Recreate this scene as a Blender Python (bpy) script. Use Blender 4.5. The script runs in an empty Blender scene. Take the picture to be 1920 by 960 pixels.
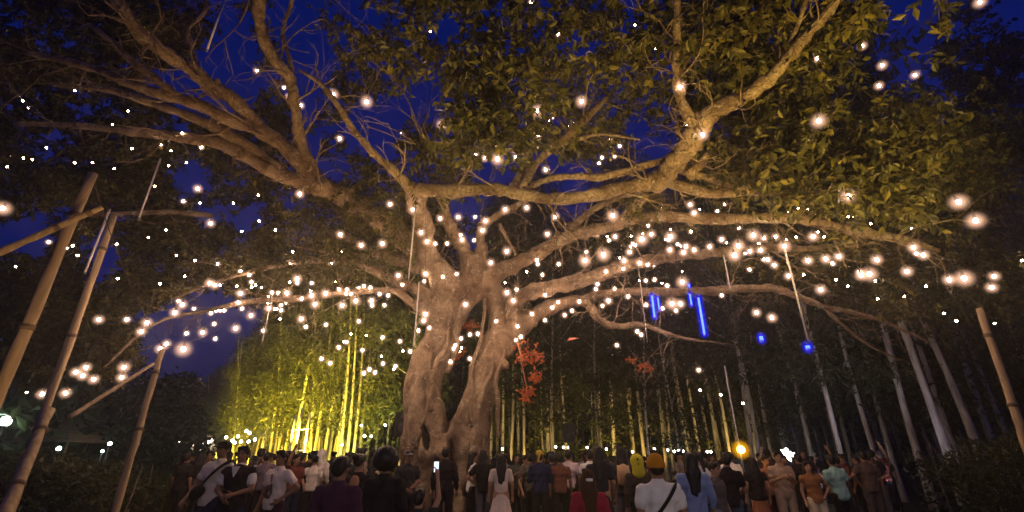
import bpy, math, random
import numpy as np
from mathutils import Vector, Matrix

random.seed(7)
rng = np.random.default_rng(7)
S = bpy.context.scene
C = S.collection
PI = math.pi

# ------------------------------------------------------------------ camera
PITCH = math.radians(23.4)
FPX = 866.0
CAMZ = 1.62
cd = bpy.data.cameras.new('camera')
cd.sensor_width = 36.0
cd.lens = 36.0 * FPX / 1920.0
cd.clip_end = 2000
cd.clip_start = 0.05
cam = bpy.data.objects.new('camera', cd)
cam.location = (0, 0, CAMZ)
cam.rotation_euler = (PI / 2 + PITCH, 0, 0)
C.objects.link(cam)
S.camera = cam
ct, st = math.cos(PITCH), math.sin(PITCH)

# ------------------------------------------------------------------ world: deep blue dusk sky
W = bpy.data.worlds.new('World')
S.world = W
W.use_nodes = True
nt = W.node_tree
nt.nodes.clear()
o_ = nt.nodes.new('ShaderNodeOutputWorld')
bg = nt.nodes.new('ShaderNodeBackground')
sk = nt.nodes.new('ShaderNodeTexSky')
sk.sky_type = 'NISHITA'
sk.sun_disc = False
sk.sun_elevation = math.radians(0.0)
sk.sun_rotation = math.radians(200)
sk.ozone_density = 8.0
sk.air_density = 1.6
sk.dust_density = 0.2
tint = nt.nodes.new('ShaderNodeMix')
tint.data_type = 'RGBA'
tint.blend_type = 'MULTIPLY'
tint.inputs['Factor'].default_value = 1.0
tint.inputs['B'].default_value = (0.2, 0.5, 1.3, 1)
nt.links.new(sk.outputs['Color'], tint.inputs['A'])
night = nt.nodes.new('ShaderNodeMix')          # the even night blue over the last of the dusk
night.data_type = 'RGBA'
night.blend_type = 'ADD'
night.inputs['Factor'].default_value = 1.0
night.inputs['B'].default_value = (0.002, 0.024, 0.30, 1)
nt.links.new(tint.outputs['Result'], night.inputs['A'])
nt.links.new(night.outputs['Result'], bg.inputs['Color'])
bg.inputs['Strength'].default_value = 0.15
nt.links.new(bg.outputs['Background'], o_.inputs['Surface'])

S.render.engine = 'CYCLES'
S.view_settings.view_transform = 'Standard'
S.view_settings.look = 'None'
S.view_settings.gamma = 1.0
S.view_settings.exposure = 0.0
S.view_settings.use_curve_mapping = False
S.cycles.use_denoising = True
S.cycles.max_bounces = 5
S.cycles.diffuse_bounces = 2
S.cycles.glossy_bounces = 2
S.cycles.transmission_bounces = 3
S.cycles.transparent_max_bounces = 6
S.cycles.volume_bounces = 0
S.cycles.sample_clamp_indirect = 2.0
S.cycles.caustics_reflective = False
S.cycles.caustics_refractive = False
S.cycles.use_light_tree = True

# ------------------------------------------------------------------ helpers
def at(px, py, Y):
    """world point at forward distance Y seen in the photograph's direction (px, py)"""
    u = (px - 960.0) / FPX
    v = (480.0 - py) / FPX
    s = Y / (ct - v * st)
    return Vector((u * s, Y, CAMZ + s * (st + v * ct)))

def cdepth(py, Y):
    return Y / (ct - (480.0 - py) / FPX * st)

def ground_x(px, Y):
    return (px - 960.0) / FPX * Y / (ct + 375.0 / FPX * st)

def link(o, parent=None):
    C.objects.link(o)
    if parent is not None:
        o.parent = parent
    return o

def tag(o, label=None, cat=None, group=None, kind=None):
    if label: o['label'] = label
    if cat: o['category'] = cat
    if group: o['group'] = group
    if kind: o['kind'] = kind
    return o

def empty(name, loc=(0, 0, 0), rz=0.0):
    o = bpy.data.objects.new(name, None)
    o.location = loc
    o.rotation_euler = (0, 0, rz)
    o.empty_display_size = 0.2
    return link(o)

def mesh_np(name, verts, quads=None, tris=None, smooth=True):
    me = bpy.data.meshes.new(name)
    verts = np.asarray(verts, np.float32).reshape(-1, 3)
    loops, starts, n = [], [], 0
    if quads is not None and len(quads):
        q = np.asarray(quads, np.int32).reshape(-1, 4)
        loops.append(q.ravel()); starts.append(np.arange(len(q), dtype=np.int32) * 4); n = q.size
    if tris is not None and len(tris):
        t = np.asarray(tris, np.int32).reshape(-1, 3)
        loops.append(t.ravel()); starts.append(np.arange(len(t), dtype=np.int32) * 3 + n)
    loops = np.concatenate(loops); starts = np.concatenate(starts)
    me.vertices.add(len(verts)); me.vertices.foreach_set('co', verts.ravel())
    me.loops.add(len(loops)); me.loops.foreach_set('vertex_index', loops)
    me.polygons.add(len(starts)); me.polygons.foreach_set('loop_start', starts)
    me.polygons.foreach_set('use_smooth', np.full(len(starts), smooth))
    me.update(calc_edges=True)
    return me

def obj(name, me, mat=None, parent=None, loc=None):
    o = bpy.data.objects.new(name, me)
    if mat is not None and len(me.materials) == 0:
        me.materials.append(mat)
    if loc is not None: o.location = loc
    return link(o, parent)

def omat(o, mat):
    """a material on the object, so that copies may share the mesh"""
    if len(o.data.materials) == 0:
        o.data.materials.append(None)
    o.material_slots[0].link = 'OBJECT'
    o.material_slots[0].material = mat
    return o

class MB:
    """collects simple shapes into one mesh"""
    def __init__(self):
        self.v = []; self.q = []; self.t = []; self.n = 0
    def add(self, v, q=(), t=()):
        v = np.asarray(v, float).reshape(-1, 3)
        self.v.append(v)
        if len(q): self.q.append(np.asarray(q, int).reshape(-1, 4) + self.n)
        if len(t): self.t.append(np.asarray(t, int).reshape(-1, 3) + self.n)
        self.n += len(v)
        return self
    def box(self, c, s, R=None):
        c = np.array(c, float); s = np.array(s, float) / 2
        v = np.array([[x, y, z] for x in (-1, 1) for y in (-1, 1) for z in (-1, 1)], float) * s
        if R is not None: v = v @ np.array(R).T
        return self.add(v + c, [[0, 1, 3, 2], [4, 6, 7, 5], [0, 4, 5, 1], [2, 3, 7, 6], [0, 2, 6, 4], [1, 5, 7, 3]])
    def tube(self, pts, rad, n=8, caps=True, rough=0.0):
        P = np.asarray([tuple(p) for p in pts], float)
        R = np.broadcast_to(np.asarray(rad, float), (len(P),))
        T = np.gradient(P, axis=0)
        T /= np.linalg.norm(T, axis=1)[:, None] + 1e-9
        up = np.array([0, 0, 1.0]) if abs(T[0, 2]) < 0.9 else np.array([1.0, 0, 0])
        x = np.cross(up, T[0]); x /= np.linalg.norm(x)
        V = []
        a = np.arange(n) / n * 2 * PI
        for i in range(len(P)):
            x = x - T[i] * x.dot(T[i]); x /= np.linalg.norm(x) + 1e-9
            y = np.cross(T[i], x)
            rr = R[i] * (1 + rough * rng.normal(size=n)) if rough else np.full(n, R[i])
            V.append(P[i] + (np.cos(a) * rr)[:, None] * x + (np.sin(a) * rr)[:, None] * y)
        V = np.concatenate(V)
        i, j = np.meshgrid(np.arange(len(P) - 1), np.arange(n), indexing='ij')
        b = i * n + j; c = i * n + (j + 1) % n
        q = np.stack([b, c, c + n, b + n], -1).reshape(-1, 4)
        t = []
        if caps:
            k = len(V)
            V = np.concatenate([V, P[:1], P[-1:]])
            L = (len(P) - 1) * n
            for j in range(n):
                t.append((k, (j + 1) % n, j)); t.append((k + 1, L + j, L + (j + 1) % n))
        return self.add(V, q, t)
    def ball(self, c, r, n=8, m=6):
        r = np.broadcast_to(np.asarray(r, float), (3,))
        V = [[0, 0, -1]]
        for i in range(1, m):
            th = PI * i / m
            for j in range(n):
                V.append([math.sin(th) * math.cos(2 * PI * j / n), math.sin(th) * math.sin(2 * PI * j / n), -math.cos(th)])
        V.append([0, 0, 1])
        q, t = [], []
        for j in range(n):
            t.append((0, 1 + (j + 1) % n, 1 + j))
            t.append((len(V) - 1, 1 + (m - 2) * n + j, 1 + (m - 2) * n + (j + 1) % n))
        for i in range(m - 2):
            for j in range(n):
                a, b = 1 + i * n + j, 1 + i * n + (j + 1) % n
                q.append((a, b, b + n, a + n))
        return self.add(np.array(V) * r + np.array(c, float), q, t)
    def build(self, name, mat, parent=None, smooth=True, loc=None):
        me = self.mesh(name, smooth)
        return obj(name, me, mat, parent, loc)
    def mesh(self, name, smooth=True):
        return mesh_np(name, np.concatenate(self.v), np.concatenate(self.q) if self.q else None,
                       np.concatenate(self.t) if self.t else None, smooth)

def spline(pts, k=5):
    """Catmull-Rom through rows of numbers"""
    P = np.asarray(pts, float)
    P = np.concatenate([[2 * P[0] - P[1]], P, [2 * P[-1] - P[-2]]])
    out = []
    for i in range(1, len(P) - 2):
        for t in np.arange(k) / k:
            out.append(0.5 * (2 * P[i] + (P[i + 1] - P[i - 1]) * t + (2 * P[i - 1] - 5 * P[i] + 4 * P[i + 1] - P[i + 2]) * t * t
                              + (3 * P[i] - P[i - 1] - 3 * P[i + 1] + P[i + 2]) * t ** 3))
    out.append(P[-2])
    return np.array(out)

# ------------------------------------------------------------------ implicit surfaces (continuous bodies and trunks)
class Field:
    def __init__(self, lo, hi, h):
        self.lo = np.array(lo, float); self.h = h
        self.n = np.ceil((np.array(hi) - self.lo) / h).astype(int) + 1
        self.d = np.full(self.n, 1.0, np.float32)
        self.ax = [self.lo[i] + h * np.arange(self.n[i]) for i in range(3)]
    def _blk(self, lo, hi):
        a = np.clip(np.floor((np.array(lo) - self.lo) / self.h).astype(int), 0, self.n)
        b = np.clip(np.ceil((np.array(hi) - self.lo) / self.h).astype(int) + 1, 0, self.n)
        sl = tuple(slice(a[i], b[i]) for i in range(3))
        if any(b[i] <= a[i] for i in range(3)): return None, None
        return sl, np.meshgrid(*[self.ax[i][sl[i]] for i in range(3)], indexing='ij')
    def _mix(self, sl, d, k):
        o = self.d[sl]
        if k > 0:
            hh = np.clip(0.5 + 0.5 * (o - d) / k, 0, 1)
            self.d[sl] = o * (1 - hh) + d * hh - k * hh * (1 - hh)
        else:
            self.d[sl] = np.minimum(o, d)
    def cone(self, a, b, ra, rb, k=0.02, flat=1.0):
        a = np.array(a, float); b = np.array(b, float)
        m = max(ra, rb) + 3 * k + 3 * self.h
        sl, g = self._blk(np.minimum(a, b) - m, np.maximum(a, b) + m)
        if sl is None: return self
        ab = b - a; L = ab.dot(ab) + 1e-12
        px, py, pz = g[0] - a[0], g[1] - a[1], g[2] - a[2]
        t = np.clip((px * ab[0] + py * ab[1] + pz * ab[2]) / L, 0, 1)
        d = np.sqrt((px - t * ab[0]) ** 2 + ((py - t * ab[1]) * flat) ** 2 + (pz - t * ab[2]) ** 2) - (ra + (rb - ra) * t)
        self._mix(sl, d, k)
        return self
    def ell(self, c, r, k=0.02):
        c = np.array(c, float); r = np.broadcast_to(np.array(r, float), (3,))
        m = r + 3 * k + 3 * self.h
        sl, g = self._blk(c - m, c + m)
        if sl is None: return self
        q = np.sqrt(sum(((g[i] - c[i]) / r[i]) ** 2 for i in range(3)))
        self._mix(sl, (q - 1) * r.min(), k)
        return self
    def carve(self, c, r, k=0.01):
        c = np.array(c, float); r = np.broadcast_to(np.array(r, float), (3,))
        sl, g = self._blk(c - r - 3 * k - self.h, c + r + 3 * k + self.h)
        if sl is None: return self
        q = np.sqrt(sum(((g[i] - c[i]) / r[i]) ** 2 for i in range(3)))
        d = -(q - 1) * r.min(); o = self.d[sl]
        hh = np.clip(0.5 - 0.5 * (o - d) / k, 0, 1)
        self.d[sl] = o * (1 - hh) + d * hh + k * hh * (1 - hh)
        return self
    def grid(self):
        return np.meshgrid(*self.ax, indexing='ij', sparse=True)
    def mesh(self, name):
        V = self.d; s = V < 0
        nx, ny, nz = V.shape
        cnt = np.zeros((nx - 1, ny - 1, nz - 1), np.int8)
        for i in (0, 1):
            for j in (0, 1):
                for k in (0, 1):
                    cnt += s[i:nx - 1 + i, j:ny - 1 + j, k:nz - 1 + k]
        act = (cnt > 0) & (cnt < 8)
        I = np.argwhere(act)
        idx = np.full(act.shape, -1, np.int32); idx[act] = np.arange(len(I))
        acc = np.zeros((len(I), 3)); num = np.zeros(len(I))
        cs = [(i, j, k) for i in (0, 1) for j in (0, 1) for k in (0, 1)]
        for a in cs:
            for ax in range(3):
                if a[ax]: continue
                b = list(a); b[ax] = 1
                va = V[I[:, 0] + a[0], I[:, 1] + a[1], I[:, 2] + a[2]]; vb = V[I[:, 0] + b[0], I[:, 1] + b[1], I[:, 2] + b[2]]
                m = (va < 0) != (vb < 0)
                t = va[m] / (va[m] - vb[m])
                p = np.array(a, float)[None].repeat(m.sum(), 0); p[:, ax] = t
                acc[m] += p; num[m] += 1
        verts = self.lo + self.h * (I + acc / num[:, None])
        quads = []
        for ax in range(3):
            sh = [slice(None)] * 3; s2 = [slice(None)] * 3
            sh[ax] = slice(0, -1); s2[ax] = slice(1, None)
            e = s[tuple(sh)] != s[tuple(s2)]
            E = np.argwhere(e)
            o1, o2 = (ax + 1) % 3, (ax + 2) % 3
            ok = (E[:, o1] > 0) & (E[:, o2] > 0) & (E[:, o1] < V.shape[o1] - 1) & (E[:, o2] < V.shape[o2] - 1)
            E = E[ok]
            def cell(d1, d2):
                q = E.copy(); q[:, o1] -= d1; q[:, o2] -= d2
                return idx[q[:, 0], q[:, 1], q[:, 2]]
            Q = np.stack([cell(1, 1), cell(0, 1), cell(0, 0), cell(1, 0)], 1)
            inside = s[E[:, 0], E[:, 1], E[:, 2]]
            Q[~inside] = Q[~inside][:, ::-1]
            quads.append(Q)
        return mesh_np(name, verts, np.concatenate(quads))

# ------------------------------------------------------------------ materials
MATS = {}
def mat(name, col, rough=0.7, var=0.25, scale=8.0, bump=0.0, trans=0.0, spec=0.3, col2=None, stretch=None, objrand=0.0, detail=5.0):
    if name in MATS: return MATS[name]
    m = bpy.data.materials.new(name); MATS[name] = m
    m.use_nodes = True
    n = m.node_tree.nodes; l = m.node_tree.links
    b = n['Principled BSDF']
    b.inputs['Roughness'].default_value = rough
    b.inputs['Specular IOR Level'].default_value = spec
    tc = n.new('ShaderNodeTexCoord'); mp = n.new('ShaderNodeMapping')
    l.new(tc.outputs['Object'], mp.inputs['Vector'])
    if stretch: mp.inputs['Scale'].default_value = stretch
    nz = n.new('ShaderNodeTexNoise'); nz.inputs['Scale'].default_value = scale; nz.inputs['Detail'].default_value = detail
    l.new(mp.outputs['Vector'], nz.inputs['Vector'])
    rp = n.new('ShaderNodeValToRGB')
    c = np.array(col[:3])
    c2 = np.array(col2[:3]) if col2 is not None else c * (1 + var)
    rp.color_ramp.elements[0].position = 0.3; rp.color_ramp.elements[1].position = 0.7
    rp.color_ramp.elements[0].color = (*(c * (1 - var)), 1)
    rp.color_ramp.elements[1].color = (*c2, 1)
    l.new(nz.outputs['Fac'], rp.inputs['Fac'])
    out = rp.outputs['Color']
    if objrand:
        oi = n.new('ShaderNodeObjectInfo'); mr = n.new('ShaderNodeMapRange')
        mr.inputs['To Min'].default_value = 1 - objrand; mr.inputs['To Max'].default_value = 1 + objrand
        l.new(oi.outputs['Random'], mr.inputs['Value'])
        mx = n.new('ShaderNodeVectorMath'); mx.operation = 'SCALE'
        l.new(out, mx.inputs[0]); l.new(mr.outputs['Result'], mx.inputs['Scale'])
        out = mx.outputs['Vector']
    l.new(out, b.inputs['Base Color'])
    if bump:
        bp = n.new('ShaderNodeBump'); bp.inputs['Strength'].default_value = bump; bp.inputs['Distance'].default_value = 0.02
        l.new(nz.outputs['Fac'], bp.inputs['Height']); l.new(bp.outputs['Normal'], b.inputs['Normal'])
    if trans:
        tr = n.new('ShaderNodeBsdfTranslucent'); ms = n.new('ShaderNodeMixShader')
        ms.inputs['Fac'].default_value = trans
        l.new(out, tr.inputs['Color'])
        l.new(b.outputs['BSDF'], ms.inputs[1]); l.new(tr.outputs['BSDF'], ms.inputs[2])
        l.new(ms.outputs['Shader'], n['Material Output'].inputs['Surface'])
    return m

def leaf_mat(name, ca, cb, cc, trans=0.35, rough=0.45):
    """leaf colours picked leaf by leaf from the mesh attribute 'tone'"""
    if name in MATS: return MATS[name]
    m = bpy.data.materials.new(name); MATS[name] = m
    m.use_nodes = True
    n = m.node_tree.nodes; l = m.node_tree.links
    b = n['Principled BSDF']; b.inputs['Roughness'].default_value = rough
    b.inputs['Specular IOR Level'].default_value = 0.35
    a = n.new('ShaderNodeAttribute'); a.attribute_name = 'tone'
    rp = n.new('ShaderNodeValToRGB')
    rp.color_ramp.elements[0].color = (*ca, 1); rp.color_ramp.elements[1].color = (*cc, 1)
    e = rp.color_ramp.elements.new(0.55); e.color = (*cb, 1)
    l.new(a.outputs['Fac'], rp.inputs['Fac'])
    l.new(rp.outputs['Color'], b.inputs['Base Color'])
    tr = n.new('ShaderNodeBsdfTranslucent'); ms = n.new('ShaderNodeMixShader')
    ms.inputs['Fac'].default_value = trans
    l.new(rp.outputs['Color'], tr.inputs['Color'])
    l.new(b.outputs['BSDF'], ms.inputs[1]); l.new(tr.outputs['BSDF'], ms.inputs[2])
    l.new(ms.outputs['Shader'], n['Material Output'].inputs['Surface'])
    return m

def emit(name, col, strength, sample=True):
    if name in MATS: return MATS[name]
    m = bpy.data.materials.new(name); MATS[name] = m
    m.use_nodes = True
    n = m.node_tree.nodes; l = m.node_tree.links
    n.remove(n['Principled BSDF'])
    e = n.new('ShaderNodeEmission'); e.inputs['Color'].default_value = (*col, 1); e.inputs['Strength'].default_value = strength
    l.new(e.outputs['Emission'], n['Material Output'].inputs['Surface'])
    if not sample: m.cycles.emission_sampling = 'NONE'
    return m

def bark_mat(name, c1, c2, c3):
    """old smooth-grey bark: broad blotches, lichen patches, fine cracks"""
    m = bpy.data.materials.new(name); MATS[name] = m; m.use_nodes = True
    n = m.node_tree.nodes; l = m.node_tree.links; b = n['Principled BSDF']
    b.inputs['Roughness'].default_value = 0.85; b.inputs['Specular IOR Level'].default_value = 0.2
    tc = n.new('ShaderNodeTexCoord')
    def noise(s, d, dist=0.0):
        z = n.new('ShaderNodeTexNoise'); z.inputs['Scale'].default_value = s; z.inputs['Detail'].default_value = d; z.inputs['Distortion'].default_value = dist
        l.new(tc.outputs['Object'], z.inputs['Vector']); return z.outputs['Fac']
    def ramp(f, p0, a, p1, c):
        r = n.new('ShaderNodeValToRGB'); r.color_ramp.elements[0].position = p0; r.color_ramp.elements[1].position = p1
        r.color_ramp.elements[0].color = (*a, 1); r.color_ramp.elements[1].color = (*c, 1); l.new(f, r.inputs['Fac']); return r.outputs['Color']
    def mix(mode, f, a, c):
        x = n.new('ShaderNodeMix'); x.data_type = 'RGBA'; x.blend_type = mode
        if isinstance(f, float): x.inputs['Factor'].default_value = f
        else: l.new(f, x.inputs['Factor'])
        l.new(a, x.inputs['A']); l.new(c, x.inputs['B']); return x.outputs['Result']
    base = ramp(noise(2.2, 8, 0.8), 0.35, c1, 0.66, c2)
    li = n.new('ShaderNodeRGB'); li.outputs[0].default_value = (*c3, 1)
    base = mix('MIX', ramp(noise(5.5, 4, 1.5), 0.60, (0, 0, 0), 0.68, (1, 1, 1)), base, li.outputs[0])
    vo = n.new('ShaderNodeTexVoronoi'); vo.feature = 'DISTANCE_TO_EDGE'; vo.inputs['Scale'].default_value = 10.0
    wv = n.new('ShaderNodeTexNoise'); wv.inputs['Scale'].default_value = 3.0; wv.inputs['Detail'].default_value = 7
    l.new(tc.outputs['Object'], wv.inputs['Vector'])
    ad = n.new('ShaderNodeMix'); ad.data_type = 'VECTOR'; ad.inputs['Factor'].default_value = 0.45
    l.new(tc.outputs['Object'], ad.inputs['A']); l.new(wv.outputs['Color'], ad.inputs['B'])
    l.new(ad.outputs['Result'], vo.inputs['Vector'])
    crack = ramp(vo.outputs['Distance'], 0.0, (0.66, 0.62, 0.6), 0.035, (1, 1, 1))
    base = mix('MULTIPLY', 0.8, base, crack)
    base = mix('MULTIPLY', 0.55, base, ramp(noise(22, 6), 0.3, (0.55, 0.5, 0.48), 0.6, (1, 1, 1)))
    l.new(base, b.inputs['Base Color'])
    h = n.new('ShaderNodeMath'); h.operation = 'ADD'; l.new(crack, h.inputs[0]); l.new(noise(9, 8, 1.0), h.inputs[1])
    bp = n.new('ShaderNodeBump'); bp.inputs['Strength'].default_value = 0.9; bp.inputs['Distance'].default_value = 0.05
    l.new(h.outputs[0], bp.inputs['Height']); l.new(bp.outputs['Normal'], b.inputs['Normal'])
    return m
BARK = bark_mat('old_fig_bark', (0.15, 0.10, 0.062), (0.36, 0.27, 0.18), (0.40, 0.36, 0.28))
EUC = mat('eucalyptus_bark', (0.36, 0.33, 0.29), 0.8, 0.45, 3.0, 0.4, col2=(0.62, 0.58, 0.52), stretch=(6, 6, 0.7), objrand=0.3)
DARKB = mat('dark_bark', (0.12, 0.095, 0.075), 0.9, 0.4, 5.0, 0.4)
WOOD = mat('weathered_pole_wood', (0.40, 0.29, 0.17), 0.75, 0.3, 2.2, 0.35, stretch=(8, 8, 1))
LEAF = leaf_mat('fig_leaf', (0.022, 0.024, 0.007), (0.085, 0.080, 0.018), (0.24, 0.19, 0.034))
GUMLEAF = leaf_mat('gum_leaf', (0.025, 0.035, 0.016), (0.05, 0.06, 0.025), (0.09, 0.095, 0.035), 0.3)
BAMLEAF = leaf_mat('bamboo_leaf', (0.05, 0.065, 0.015), (0.10, 0.11, 0.022), (0.19, 0.18, 0.035), 0.4)
REDLITLEAF = leaf_mat('red_lit_leaf', (0.40, 0.09, 0.03), (0.58, 0.17, 0.06), (0.70, 0.30, 0.12), 0.4)  # red lamplight is put into this leaf colour
GRASS = leaf_mat('verge_grass', (0.03, 0.05, 0.012), (0.06, 0.09, 0.022), (0.11, 0.13, 0.04), 0.3)
BLACK = mat('black_plastic', (0.012, 0.012, 0.013), 0.5, 0.2)
METAL = mat('grey_metal', (0.25, 0.25, 0.26), 0.4, 0.2)
WIRE = mat('dark_wire', (0.05, 0.035, 0.03), 0.6, 0.1)

# ------------------------------------------------------------------ lamps: floodlight fixtures that stand on the ground
FLOOD_N = [0]
HOUSING = MB()
HOUSING.box((0, 0, 0), (0.26, 0.2, 0.09)).box((0, 0, -0.06), (0.2, 0.14, 0.03))
for i in range(5): HOUSING.box((-0.08 + 0.04 * i, 0, -0.085), (0.008, 0.13, 0.025))
HOUSING = HOUSING.mesh('floodlight_housing', False)
YOKE = MB().box((-0.15, 0, -0.08), (0.01, 0.03, 0.2)).box((0.15, 0, -0.08), (0.01, 0.03, 0.2)).box((0, 0, -0.185), (0.31, 0.03, 0.01)).mesh('floodlight_yoke', False)
LENS = MB().box((0, 0, 0.048), (0.23, 0.17, 0.004)).mesh('floodlight_lens', False)

def floodlight(label, loc, aim, col, power, size=90, lens=6.0, group=None, blend=0.6, radius=0.12):
    t = empty('floodlight', (loc[0], loc[1], loc[2]))
    tag(t, label, 'floodlight', group)
    d = (Vector(aim) - Vector(loc)).normalized()
    q = d.to_track_quat('Z', 'Y')
    piv = bpy.data.objects.new
    for nm, me, m in (('housing', HOUSING, BLACK), ('yoke', YOKE, METAL), ('lens', LENS, emit('lens_%s' % '_'.join('%02d' % int(c * 99) for c in col), col, lens, False))):
        o = omat(link(bpy.data.objects.new(nm, me), t), m)
        if nm != 'yoke':
            o.rotation_mode = 'QUATERNION'; o.rotation_quaternion = q
    ld = bpy.data.lights.new('flood_beam', 'SPOT')
    ld.energy = power; ld.color = col; ld.spot_size = math.radians(size); ld.spot_blend = blend; ld.shadow_soft_size = radius
    lo = bpy.data.objects.new('flood_beam', ld)
    lo.rotation_mode = 'QUATERNION'; lo.rotation_quaternion = d.to_track_quat('-Z', 'Y')
    lo.location = d * 0.07
    link(lo, t)
    return t

# uplights for the big tree, set on the grass in front of the crowd (below the frame)
floodlight('warm floodlight on the ground right of the trunk, aimed at the golden limbs', (3.4, 2.6, 0.25), (4.2, 6.0, 8.0), (1.0, 0.62, 0.14), 2600, 62)
floodlight('warm floodlight on the ground by the camera, aimed at the right leaf mass', (4.6, 1.8, 0.25), (6.6, 6.9, 6.6), (1.0, 0.72, 0.20), 3600, 48)
floodlight('warm floodlight before the trunk, aimed at the leaves over the level limb', (0.4, 2.6, 0.25), (0.2, 6.6, 7.2), (1.0, 0.70, 0.24), 2900, 62)
floodlight('warm floodlight on the ground left of the trunk, aimed at the forked limbs', (-2.6, 3.4, 0.25), (-4.2, 8.0, 8.4), (1.0, 0.56, 0.18), 1400, 50)

floodlight('added unseen warm floodlight on the ground before the left poles', (-1.8, 2.4, 0.25), (-4.9, 5.0, 3.4), (1.0, 0.6, 0.25), 420, 44)  # unseen lamp added to warm the left poles
# added stand-in for the unseen source that lights the backs of the crowd
floodlight('stand-in pale warm floodlight, unseen, high on a post behind the photographer', (2.2, -6.0, 4.6), (0.6, 9.0, 1.2), (1.0, 0.80, 0.66), 1000, 62, blend=0.9, radius=0.25)
MBP = MB().tube([(2.2, -6.1, 0), (2.2, -6.1, 4.45)], [0.06, 0.05], 8).build('unseen_floodlight_post', METAL)
tag(MBP, 'unseen grey post that carries the stand-in floodlight', 'post')
# ------------------------------------------------------------------ ground
me = mesh_np('ground', [(-400, -60, 0), (400, -60, 0), (400, 600, 0), (-400, 600, 0)], [(0, 1, 2, 3)], smooth=False)
g = obj('ground', me, mat('trodden_earth', (0.045, 0.035, 0.026), 0.95, 0.4, 1.2, 0.4))
tag(g, kind='structure')

# ------------------------------------------------------------------ leaves
def leaf_arrays(base, d, nrm, ln, wd, full=True):
    """ovate folded leaves; base, d (unit), nrm (unit) are N x 3"""
    side = np.cross(d, nrm); side /= np.linalg.norm(side, axis=1)[:, None] + 1e-9
    N = len(base)
    if full:
        T = [(0, 0, 0), (.36, .5, .10), (.74, .34, .05), (1, 0, -.12), (.74, -.34, .05), (.36, -.5, .10), (.36, 0, 0), (.74, 0, -.03)]
        Q = [(6, 7, 2, 1), (5, 4, 7, 6)]; TR = [(0, 6, 1), (0, 5, 6), (7, 3, 2), (4, 3, 7)]
    else:
        T = [(0, 0, 0), (.45, .5, .08), (1, 0, -.08), (.45, -.5, .08)]
        Q = []; TR = [(0, 2, 1), (0, 3, 2)]
    T = np.array(T)
    V = base[:, None] + T[None, :, 0:1] * ln[:, None, None] * d[:, None] + T[None, :, 1:2] * wd[:, None, None] * side[:, None] \
        + T[None, :, 2:3] * ln[:, None, None] * nrm[:, None]
    off = (np.arange(N) * len(T))[:, None, None]
    q = (np.array(Q)[None] + off).reshape(-1, 4) if Q else None
    t = (np.array(TR)[None] + off).reshape(-1, 3)
    return V.reshape(-1, 3), q, t, len(T)

def unit(a):
    return a / (np.linalg.norm(a, axis=-1, keepdims=True) + 1e-9)

def leaf_mesh(name, base, d, nrm, ln, wd, full=True, tone=None):
    V, q, t, k = leaf_arrays(base, d, nrm, ln, wd, full)
    me = mesh_np(name, V, q, t, smooth=False)
    a = me.attributes.new('tone', 'FLOAT', 'POINT')
    if tone is None: tone = rng.beta(2, 2.5, len(base))
    a.data.foreach_set('value', np.repeat(tone, k).astype(np.float32))
    return me

def sprays(cent, nl=14, tl=0.55, ln=0.13, wd=0.06, droop=0.35):
    """twigs with alternate leaves: returns twig segments and leaf arrays"""
    n = len(cent)
    ax = unit(np.stack([rng.normal(size=n), rng.normal(size=n), rng.normal(size=n) * 0.6 - droop], 1))
    tlen = tl * rng.uniform(0.6, 1.3, n)
    a = cent - ax * tlen[:, None] * 0.5
    b = cent + ax * tlen[:, None] * 0.5
    ii = np.repeat(np.arange(n), nl)
    f = np.tile((np.arange(nl) + 0.5) / nl, n) + rng.normal(size=n * nl) * 0.03
    base = a[ii] + (b - a)[ii] * f[:, None]
    rnd = rng.normal(size=(n * nl, 3))
    perp = unit(rnd - ax[ii] * (rnd * ax[ii]).sum(1)[:, None])
    d = unit(ax[ii] * 0.6 + perp * 0.9 + np.array([0, 0, -droop]))
    up = np.array([0, 0, 1.0]) + rng.normal(size=(n * nl, 3)) * 0.55
    nrm = unit(up - d * (up * d).sum(1)[:, None])
    L = ln * rng.uniform(0.55, 1.3, n * nl)
    return a, b, base, d, nrm, L, L * (wd / ln) * rng.uniform(0.8, 1.2, n * nl)

# gaps where the dusk sky shows between the leaves (photo directions, ellipse)
GAPS = [(430, 120, 62, 95), (575, 130, 45, 110), (325, 150, 55, 30), (360, 330, 45, 40), (465, 415, 40, 28), (395, 405, 40, 25), (790, 190, 40, 45),
        (695, 30, 40, 30), (850, 45, 40, 25), (1085, 78, 45, 20), (1210, 280, 45, 25), (60, 440, 50, 45), (700, 240, 60, 60),
        (985, 405, 95, 45), (1330, 450, 60, 25), (190, 480, 40, 50), (370, 630, 110, 85), (1700, 40, 60, 90), (1660, 110, 60, 60), (1185, 240, 30, 20),
        (545, 30, 40, 60), (930, 330, 60, 25), (1080, 350, 100, 25)]
def in_gap(px, py, soft=1.0):
    m = np.zeros(len(px), bool)
    for (x, y, a, b) in GAPS:
        m |= ((px - x) / a) ** 2 + ((py - y) / b) ** 2 < soft
    return m

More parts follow.
